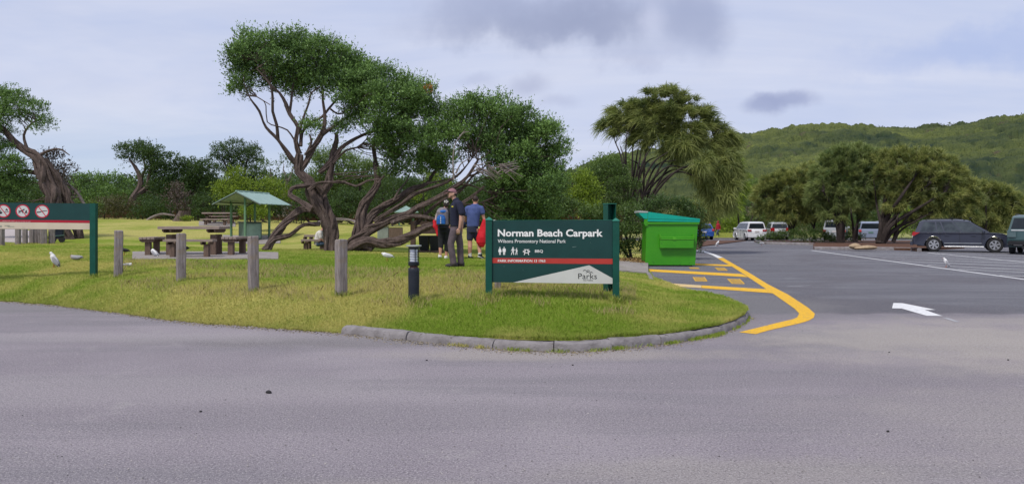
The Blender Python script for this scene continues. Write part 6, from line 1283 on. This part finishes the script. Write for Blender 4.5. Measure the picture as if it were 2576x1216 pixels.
# ------------------------------------------------------------------ vehicles
m_glass = mat('car_glass',(.012,.017,.022),(.025,.032,.04),1.2,.12,spec=.35); m_tyre = mat('tyre_rubber',(.018,.018,.02),(.03,.03,.032),12,.85,.3); m_rim = mat('alloy',(.52,.52,.54),(.44,.44,.46),4,.3,metallic=.7)
m_tl = mat('tail_red',(.42,.010,.012),(.30,.006,.01),6,.2,coat=.8); m_clr = mat('clear_lens',(.60,.62,.64),(.48,.5,.52),6,.15,coat=.8); m_trim = mat('black_trim',(.015,.015,.018),None,5,.6); m_plate = mat('number_plate',(.62,.58,.56)); m_chr = mat('chrome_strip',(.55,.56,.58),None,4,.25,metallic=.8)
def car(name, label, cat, pos, heading, paint, L=4.79, Wd=1.88, Hh=1.73, wr=.375, fa=.93, ra=1.05, belt=1.04, hood=1.02, spec=None, group='cars parked around the car park', seed=0):
    """x forward, rear bumper at x=0"""
    sp = spec or {}; t = empty(name, pos, heading, label, cat, group); w2 = Wd/2; wf, wb = L-fa, ra; zb = sp.get('sill', .27)
    hd = sp.get('hoodlen', 1.25); rear_top = sp.get('rear_top', .35); ws = sp.get('ws', .85); rf = L-hd-ws
    def arch(cx): r = wr*1.17; return [(cx+r*math.cos(a), wr+r*math.sin(a)) for a in np.linspace(R(-8), R(188), 13)]
    low = [(.06,zb+.12),(.0,zb+.32),(.03,.72),(.07,belt-.04),(.12,belt),(L-hd-.02,belt+.0),(L-hd*.55,hood-.05),(L-.22,hood-.17),(L-.05,hood-.33),(L,zb+.34),(L-.05,zb+.06)]
    af, ab = arch(wf), arch(wb); low = low+[(wf+wr*1.2,zb)]+af+[(wf-wr*1.2,zb),(wb+wr*1.2,zb)]+ab+[(wb-wr*1.2,zb+.04)]
    n = len(low); cx_ = L/2
    def layer(y, s, dz): 
        o = []
        for x, z in low:
            nx_ = x+(cx_-x)*(1-s)*(1 if (x < .3 or x > L-.6) else 0); tuck = .0
            o.append((nx_, y, z-(dz if z > belt-.15 and z > .6 else 0)))
        return o
    mb = MB(); Ls = [layer(-w2*.955,.965,.05), layer(-w2*.995,.985,.012), layer(-w2*.90,1,0), layer(w2*.90,1,0), layer(w2*.995,.985,.012), layer(w2*.955,.965,.05)]
    vs = [v for l in Ls for v in l]; fs = [tuple(range(n-1,-1,-1)), tuple((5*n)+i for i in range(n))]+[(j*n+i,j*n+(i+1)%n,(j+1)*n+(i+1)%n,(j+1)*n+i) for j in range(5) for i in range(n)]
    mb.add(vs, fs)
    # cabin: side outline narrowing to the roof
    r0 = rear_top; cab = [(.13,belt-.02),(r0,Hh-.12),(r0+.18,Hh-.03),(r0+1.0,Hh),(rf-.6,Hh-.005),(rf,Hh-.06),(L-hd+.03,belt-.02)]
    tum = sp.get('tumble', .17)
    def yw(z): return w2*.955-(z-belt)/(Hh-belt)*tum
    def cabl(k): return [(x+(.06 if k == 1 else 0)*(1 if x < L/2 else -1)*(1 if z > belt else 0), (yw(z) if k < 2 else 0), z) for x, z in cab]
    side = [(x, z) for x, z in cab]
    v1 = [(x,-yw(z),z-.035*(z > belt+.3)) for x,z in cab]; v2 = [(x,-yw(z)+.12,z) for x,z in cab]; v3 = [(x,yw(z)-.12,z) for x,z in cab]; v4 = [(x,yw(z),z-.035*(z > belt+.3)) for x,z in cab]
    m_ = len(cab); mb.add(v1+v2+v3+v4, [tuple(range(m_-1,-1,-1)), tuple(3*m_+i for i in range(m_))]+[(j*m_+i,j*m_+(i+1)%m_,(j+1)*m_+(i+1)%m_,(j+1)*m_+i) for j in range(3) for i in range(m_)])
    body = mb.build('body', paint, t, True)
    # inner dark floor so the arches read as openings
    mb = MB(); mb.box((L/2,0,zb+.16),(L-.5,Wd-.36,.28)); mb.build('underbody', m_trim, t)
    # side glass
    zt = Hh-.14; zl = belt+.03
    def xr(z): return .13+(r0-.13)*(z-belt)/(Hh-.12-belt)
    def xf(z): return (L-hd+.03)+(rf-(L-hd+.03))*(z-belt)/(Hh-.06-belt)
    cuts = sp.get('cuts', [.42,.62,.80])
    xa, xb = xr(zl)+.22, xf(zl)-.16; segs = [0]+cuts+[1]
    for s_ in (-1,1):
        for a, b in zip(segs, segs[1:]):
            def X_(f, z): return (xr(z)+.20)+((xf(z)-.13)-(xr(z)+.20))*f
            pts = [(X_(a,zl)+.03,zl),(X_(b,zl)-.03,zl),(X_(b,zt)-.03,zt),(X_(a,zt)+.03,zt)]
            mb = MB(); vs = [(x,s_*(yw(z)+.006),z) for x,z in pts]+[(x,s_*(yw(z)-.01),z) for x,z in pts]; mb.add(vs, [(0,1,2,3) if s_ < 0 else (3,2,1,0)]+[(i,4+i,4+(i+1)%4,(i+1)%4) for i in range(4)]); mb.build('side_window', sp.get('glass', m_glass), t)
    # screens
    def quad(name, x0,z0,x1,z1, inset, off, m_): 
        mb = MB(); dx, dz = x1-x0, z1-z0; l = math.hypot(dx,dz); nx_, nz_ = (-dz/l, dx/l); 
        if off < 0: nx_, nz_ = dz/l, -dx/l
        o = .008; y0, y1 = yw(z0)-inset, yw(z1)-inset
        mb.add([(x0+nx_*o,-y0,z0+nz_*o),(x0+nx_*o,y0,z0+nz_*o),(x1+nx_*o,y1,z1+nz_*o),(x1+nx_*o,-y1,z1+nz_*o)], [(0,1,2,3)]); return mb.build(name, m_, t)
    quad('rear_window', xr(belt+.08),belt+.08,xr(Hh-.17),Hh-.17,.10,1,m_glass); quad('windscreen', xf(belt+.06),belt+.06,xf(Hh-.11),Hh-.11,.08,-1,m_glass)
    # wheels
    for cx in (wf, wb):
        for s_ in (-1,1):
            wy = s_*(w2-.115); we = empty('wheel', (cx,wy,wr)); we.parent = t
            mb = MB(); pr = [(wr*.62,-.11),(wr*.93,-.115),(wr,-.07),(wr,.07),(wr*.93,.115),(wr*.62,.11)]; N_ = 28
            vs = [(r*math.cos(2*math.pi*k/N_), y, r*math.sin(2*math.pi*k/N_)) for r,y in pr for k in range(N_)]; mb.add(vs, [(i*N_+k,i*N_+(k+1)%N_,(i+1)*N_+(k+1)%N_,(i+1)*N_+k) for i in range(len(pr)-1) for k in range(N_)]+[tuple(range(N_)),tuple((len(pr)-1)*N_+k for k in range(N_))]); mb.build('tyre', m_tyre, we, True)
            mb = MB(); yo = s_*.118; ns = sp.get('spokes', 6); R0 = wr*.64
            vs = [(r*math.cos(2*math.pi*k/N_), yo+dy*s_, r*math.sin(2*math.pi*k/N_)) for r,dy in ((R0,-.004),(R0,.006),(R0*.88,.006),(R0*.86,-.004)) for k in range(N_)]; mb.add(vs, [(i*N_+k,i*N_+(k+1)%N_,((i+1)%4)*N_+(k+1)%N_,((i+1)%4)*N_+k) for i in range(4) for k in range(N_)])
            for k in range(ns):
                a = 2*math.pi*k/ns+.3; ca, sa = math.cos(a), math.sin(a); ww = R0*.15
                pts = [(R0*.12,-ww*.8),(R0*.9,-ww*1.35),(R0*.9,ww*1.35),(R0*.12,ww*.8)]; mb.add([(r*ca-q_*sa, yo+s_*.008, r*sa+q_*ca) for r,q_ in pts]+[(r*ca-q_*sa, yo-s_*.004, r*sa+q_*ca) for r,q_ in pts], [(0,1,2,3),(7,6,5,4)]+[(i,4+i,4+(i+1)%4,(i+1)%4) for i in range(4)])
            mb.tube([(0,yo-.004,0),(0,yo+s_*.014,0)], R0*.2, 12); mb.build('rim', m_rim, we)
            # arch lip
            mb = MB(); aa = arch(cx)[1:-1]; mb.tube([(x, s_*(w2*.985), z) for x,z in aa], .022, 6); mb.build('wheel_arch', sp.get('archm', paint), t)
    # lights, plate, handles, mirrors, bumper
    for s_ in (-1,1):
        tz = sp.get('tail_z', .93); tlr = sp.get('tail', (.07,.30,.20)); mb = MB()
        if sp.get('tail_wrap', True): mb.prism([(-.012,tz-.09),(.05,tz+.09),(tlr[1],tz+.05),(.40,tz+.06),(.10,tz-.14)], s_*(w2*.78), s_*(w2+.004), 'y')
        else: mb.box((.03,s_*(w2*.78),tz),(.10,w2*.40,tlr[2]))
        mb.build('tail_light', mat('smoky_lens',(.10,.15,.16),None,5,.2) if (sp.get('left_clear') and s_ > 0) else m_tl, t, True)
        mb = MB(); mb.prism([(L-.30,hood-.23),(L-.08,hood-.36),(L-.05,hood-.46),(L-.32,hood-.36)], s_*(w2*.62), s_*(w2*.985), 'y'); mb.build('headlight', m_clr, t)
        mb = MB(); mx_ = xf(belt+.05)-.28; mb.box((mx_,s_*(w2+.10),belt+.07),(.12,.20,.15),0,.03); mb.tube([(mx_,s_*(w2-.04),belt-.01),(mx_,s_*(w2+.05),belt+.04)],.03,6); mb.build('mirror', paint, t, True)
        for f in sp.get('handles', (.36,.62)):
            hx = L*f; mb = MB(); mb.box((hx,s_*(w2*.985+.012),belt-.13),(.20,.035,.035),0,.008); mb.build('door_handle', paint, t)
        for f in sp.get('seams', (.28,.47,.68)):
            mb = MB(); mb.box((L*f,s_*(w2*.995),(belt+zb)/2+.05),(.012,.010,belt-zb-.12)); mb.build('door_seam', m_trim, t)
        if sp.get('strip'): mb = MB(); mb.box((L*.5,s_*(w2+.004),zb+.20),(L*.36,.02,.035)); mb.build('side_strip', m_chr, t)
        if sp.get('steps'): mb = MB(); mb.tube([(wb+.5,s_*(w2-.02),zb+.02),(wf-.5,s_*(w2-.02),zb+.02)], .035, 8); mb.build('side_step', m_chr, t, True)
        if sp.get('rails', True): mb = MB(); mb.tube([(r0+.3,s_*(w2-.30),Hh-.03),(r0+.4,s_*(w2-.30),Hh+.035),(rf-.35,s_*(w2-.30),Hh+.03),(rf-.2,s_*(w2-.30),Hh-.04)], .018, 6); mb.build('roof_rail', sp.get('railm', m_trim), t, True)
    if sp.get('bars'):
        for f in (.40,.58): mb = MB(); mb.box((L*f,0,Hh+.075),(.07,Wd-.5,.03),0,.008); mb.box((L*f,-(w2-.3),Hh+.045),(.05,.03,.06)); mb.box((L*f,w2-.3,Hh+.045),(.05,.03,.06)); mb.build('roof_bar', m_trim, t)
    pz = sp.get('plate_z', .80); py = sp.get('plate_y', 0); mb = MB(); mb.box((-.008+.03*(pz > .6),py,pz),(.05,.37,.12)); mb.build('number_plate', sp.get('platem', m_plate), t)
    mb = MB(); mb.box((-.01,0,zb+.17),(.16,Wd*.93,.19),0,.03); mb.build('rear_bumper', sp.get('bumper', paint), t, True)
    mb = MB(); mb.box((L-.03,0,zb+.16),(.14,Wd*.90,.20),0,.03); mb.box((L-.03,0,zb+.38),(.06,Wd*.5,.12)); mb.build('grille', m_trim, t)
    return t
def paint(name, c, c2=None): return mat(name, c, c2, 1.5, .32, 0, spec=.5, coat=.7)
# dark wagon seen side on
a, b = Vector((22.74,41.7,0)), Vector((25.18,40.4,0)); dirw = (b-a).normalized(); hdg = math.atan2(dirw.y, dirw.x)
L_ = 4.79; mid = (a+b)/2; off = Vector((dirw.y,-dirw.x,0))*-.80; ctr = mid-off*0
w_in = Vector((-dirw.y,dirw.x,0))*.82; rear = a-dirw*1.05+w_in
car('station_wagon','dark blue-grey tall station wagon parked side-on under the golden casuarina','car', (rear.x,rear.y,0), hdg, paint('blue_grey_paint',(.030,.034,.060),(.026,.030,.052)), 4.80, 1.88, 1.74, .385, .95, 1.05, 1.03, 1.04,
    dict(strip=True, steps=True, bars=True, rear_top=.36, glass=mat('tinted_glass',(.025,.03,.04),(.07,.085,.095),1.5,.1,spec=.4), cuts=[.27,.38,.64], handles=(.345,.60), hoodlen=1.15, ws=.95, tail_z=.98))
mbx = None
# white people mover, rear three-quarter
car('people_mover','white people mover parked beyond the nose of the tree island','car', ((1904-CX)/F*66.5,66.5,0), R(89), paint('white_paintwork',(.66,.66,.68),(.60,.60,.62)), 4.75, 1.66, 1.66, .32, .9, .85, .98, .92,
    dict(rear_top=.22, hoodlen=.75, ws=1.0, tail_wrap=False, tail=(0,.3,.13), tail_z=.90, cuts=[.3,.62], rails=False, plate_z=.80, sill=.22))
car('hatchback','blue hatchback seen from behind, half hidden by the skip shrubs','car', ((1772-CX)/F*70,70,0), R(86), paint('bright_blue_paint',(.015,.07,.30),(.012,.055,.24)), 4.1, 1.72, 1.50, .32, .85, .8, .95, .9, dict(tail_z=.92, rails=False, rear_top=.4, plate_z=.72))
car('silver_wagon','silver-blue car seen from behind between the island tree trunks','car', ((2190-CX)/F*63.5,63.5,0), R(70), paint('silver_blue_paint',(.22,.26,.36),(.19,.22,.31)), 4.6, 1.80, 1.66, .36, .9, .9, 1.0, 1.0, dict(tail_z=.90, rear_top=.22, platem=mat('green_plate',(.12,.24,.20)), plate_z=.76, railm=m_chr))
car('four_wheel_drive','white square four-wheel drive behind the middle casuarina trunk','car', ((2098-CX)/F*67,67,0), R(64), paint('shaded_white_paint',(.34,.36,.38),(.30,.32,.33)), 4.7, 1.80, 1.80, .38, .8, .95, 1.08, 1.1, dict(tail_z=.85, rear_top=.2, railm=m_chr, tumble=.08))  # white paint darkened to carry the shade of the island trees
car('parked_car','white car with a red tail light behind the island shrubs','car', ((1962-CX)/F*69.5,69.5,0), R(80), paint('dimmed_white_paint',(.36,.36,.37),None), 4.5, 1.7, 1.62, .33, .85, .85, .98, .95, dict(tail_wrap=False, tail=(0,.3,.30), tail_z=.95, rails=False))  # dimmed white: the tree shade is put into this car's paint
# green four-wheel drive cut by the frame
g4 = car('green_four_wheel_drive','dark teal four-wheel drive with tow bar cut off by the right picture edge','car', ((2588-CX)/F*37.6,37.6,0), R(50), paint('teal_paint',(.030,.075,.078),(.022,.06,.062)), 4.7, 1.86, 1.95, .40, .85, 1.0, 1.18, 1.15,
    dict(rear_top=.34, tail_z=.98, tail_wrap=False, tail=(0,.3,.26), plate_z=.50, py=.5, plate_y=.45, bumper=m_trim, glass=mat('tinted_teal_glass',(.05,.10,.11),(.09,.16,.17),1.5,.08,spec=.8), archm=m_trim, sill=.40, left_clear=True))
mb = MB(); mb.tube([(.1,.1,.36),(-.22,.1,.36)], .035, 8); mb.box((-.22,.1,.34),(.12,.35,.10),0,.02); mb.ell((-.26,.1,.43),(.03,.03,.035),8,6); mb.build('tow_bar', m_trim, g4)
mb = MB(); mb.box((.10,0,1.185),(.09,1.5,.05),0,.01); mb.build('tailgate_strip', m_clr, g4)
# ------------------------------------------------------------------ grass blades over the near lawn
rg = np.random.default_rng(12)
def blades(name, X, d, hgt, wid, tn, m, dz=0.):
    x = (X-CX)/F*d; z = T(X, d)+(fnoise(x, d, 1.2, 3)-.5)*.05*np.clip((d-edge_d(X))*1.5,0,1)-.004+dz; n = len(X)
    ang = rg.random(n)*2*math.pi; lean = rg.normal(size=(n,2))*.38*hgt[:,None]
    b = np.stack([x,d,z],1); s = np.stack([np.cos(ang),np.sin(ang)*.4,np.zeros(n)],1)*wid[:,None]/2
    tip = b+np.concatenate([lean, hgt[:,None]],1); md = b+np.concatenate([lean*.35, hgt[:,None]*.6],1)
    V = np.stack([b-s, b+s, md+s*.8, tip, md-s*.8],1).reshape(-1,3); Q = np.arange(n*5).reshape(-1,5)
    return arrmesh(name, V, Q, np.repeat(tn,5), m, None)
m_gr = leafmat('grass_blade', (.22,.36,.025), (.64,.56,.19), .35, .7)
def sample(n, x0, x1, lo, hi, pw):
    X = rg.uniform(x0, x1, n); u = lo+(hi-lo)*rg.random(n)**pw; e = edge_d(X); d = e+.015+u
    lim = np.where(X > 1612, np.maximum(np.interp(X,BX,BD),e+.03), 99); k_ = d < lim-.02; return X[k_], d[k_]
X, d = sample(620000, -60, 1880, 0, 15, 1.75); k_ = ~((X > 333) & (X < 700) & (d > 19.6) & (d < 23.3)); X, d = X[k_], d[k_]; x = (X-CX)/F*d; dr = dryness(x, d)
nz = fnoise(x*1.3, d*1.3, .5, 77); hg = (.022+.030*rg.random(len(X))+.035*np.clip(nz-.5,0,1)*rg.random(len(X))*2)*(1+.2*(X > 900)*(d < 16))
tn = np.clip(dr*.75+rg.normal(.10,.14,len(X))+.12*(rg.random(len(X)) < .12),0,1)
tag(blades('grass', X, d, hg, .0045*(d/10)*(1+rg.random(len(X))*.6), tn, m_gr), kind='stuff')
# straw seed heads
X, d = sample(17000, 300, 1600, 1.2, 6.5, 1.1); k_ = fnoise((X-CX)/F*d, d, .9, 41) > .46; X, d = X[k_], d[k_]
tag(blades('seed_grass', X, d, .07+.07*rg.random(len(X)), np.full(len(X),.0065), np.clip(rg.normal(.8,.2,len(X)),0,1), leafmat('seed_head',(.24,.23,.07),(.46,.36,.18),.2,.8)), kind='stuff')
# long grass at the feet of posts
def tuft(cx, cd, n, r, h0): return np.full(n,cx)+rg.normal(size=n)*r/cd*F*.7, np.full(n,cd)+rg.normal(size=n)*r*.6-.03, h0*(.5+.7*rg.random(n))
Ts = [tuft(*a) for a in ((857.5,12.6,240,.11,.13),(637.5,13.3,200,.11,.11),(455,14.6,160,.11,.11),(297,15.8,140,.11,.10),(1040,11.85,200,.11,.15),(1229,12.0,240,.1,.15),(1548,11.9,260,.1,.15),(236,15.95,140,.1,.12),(1290,12.0,160,.5,.10),(1400,12.1,160,.6,.10),(1480,12.0,160,.5,.10))]
X = np.concatenate([a[0] for a in Ts]); d = np.concatenate([a[1] for a in Ts]); hg = np.concatenate([a[2] for a in Ts])
tag(blades('tall_grass', X, d, hg, np.full(len(X),.007), np.clip(rg.normal(.4,.3,len(X)),0,1), m_gr), kind='stuff')
# weeds in the gutter in front of the kerb and in its joints
pts = [G(*k) for k in KERB]; cg, _ = catmull([(q_.x,q_.y,0) for q_ in pts], [1]*len(pts), .03)
cX = CX+F*cg[:,0]/cg[:,1]; dens = np.interp(cX, [858,1120,1150,1200,1260,1300,1330,1480,1500,1640,1660,1800,1850,1875], [0,0,.6,.9,.0,.5,.6,.0,.9,.1,.8,.9,.05,.8])
n = 15000; i = rg.integers(0,len(cg),n); k_ = rg.random(n) < dens[i]*np.clip(fnoise(cg[i,0]*1.3,cg[i,1],.22,3)*4-1.6,0,1); i = i[k_]; n = len(i)
px = cg[i,0]+rg.normal(size=n)*.02; py = cg[i,1]-np.abs(rg.normal(size=n))*.06+.02; hg = .02+.035*rg.random(n)
ang = rg.random(n)*6.28; s_ = np.stack([np.cos(ang),np.sin(ang),0*ang],1)*.0035; b_ = np.stack([px,py,0*px],1); ln = rg.normal(size=(n,2))*.02; tip = b_+np.concatenate([ln,hg[:,None]],1); md = b_+np.concatenate([ln*.4,hg[:,None]*.6],1)
V = np.stack([b_-s_,b_+s_,md+s_*.8,tip,md-s_*.8],1).reshape(-1,3)
tag(arrmesh('gutter_weeds', V, np.arange(n*5).reshape(-1,5), np.repeat(np.where((cX[i] < 1240),.9,.25)+rg.normal(size=n)*.12,5).clip(0,1), m_gr, None), kind='stuff')
# tall grass verge beyond the car park and litter under the sign shrubs
n = 5000; X = rg.uniform(1765,1900,n); d = rg.uniform(74,92,n); x = (X-CX)/F*d; b_ = np.stack([x,d,0*x+.05],1); hg = .12+.35*rg.random(n)
s_ = np.stack([0*x+.03,0*x,0*x],1); tip = b_+np.stack([rg.normal(size=n)*.08,rg.normal(size=n)*.05,hg],1); V = np.stack([b_-s_,b_+s_,tip],1).reshape(-1,3)
tag(arrmesh('verge_grass', V, np.arange(n*3).reshape(-1,3), np.repeat(np.clip(rg.normal(.5,.25,n),0,1),3), m_gr, None), kind='stuff')
lv = Leaves(); n = 2600; X = rg.uniform(1450,1620,n); d = rg.uniform(27.5,30.5,n); x = (X-CX)/F*d; B = np.stack([x,d,.12+0*x],1); D = unit(n,rg); D[:,2] = np.abs(D[:,2])*.4
lv.add(B, D, .10+.1*rg.random(n), .03+.03*rg.random(n), rg.random(n)); tag(lv.build('leaf_litter', leafmat('litter_leaf',(.12,.06,.025),(.36,.24,.10),.05), None), kind='stuff')

# grit and straw washed up along the lawn edge and the kerb
n = 5200; X = np.concatenate([rg.uniform(-40,858,n//2), rg.uniform(858,1900,n//2)]); base_d = np.interp(X, ex, ed); d = base_d-np.abs(rg.normal(size=n))*.16-.01; x = (X-CX)/F*d
lv = Leaves(); B = np.stack([x,d,np.full(n,.004)],1); D = unit(n,rg); D[:,2] = np.abs(D[:,2])*.15
lv.add(B, D, .012+.03*rg.random(n)**2, .006+.008*rg.random(n), rg.random(n)); tag(lv.build('edge_litter', leafmat('litter_straw',(.09,.075,.06),(.42,.34,.20),.05), None), kind='stuff')
n = 1500; Y = HY+rg.uniform(250,650,n)**1.0; X = rg.uniform(-20,2600,n); d = EYE*F/(Y-HY); x = (X-CX)/F*d; k_ = d < np.interp(X, ex, ed)-.1; x, d = x[k_], d[k_]; n = len(x)
s_ = .003+.005*rg.random(n)**3; c0 = np.stack([x,d,s_*.4],1); o_ = np.array([[1,0,0],[0,1,0],[-1,0,0],[0,-1,0],[0,0,.8],[0,0,-.5]]); V = (c0[:,None]+o_[None]*s_[:,None,None]).reshape(-1,3)
q_ = np.array([[0,1,4],[1,2,4],[2,3,4],[3,0,4]]); tag(arrmesh('loose_grit', V, (np.arange(n)[:,None,None]*6+q_[None]).reshape(-1,3), np.repeat(rg.random(n),6), leafmat('grit',(.05,.045,.05),(.50,.46,.44),0,.9), None), kind='stuff')
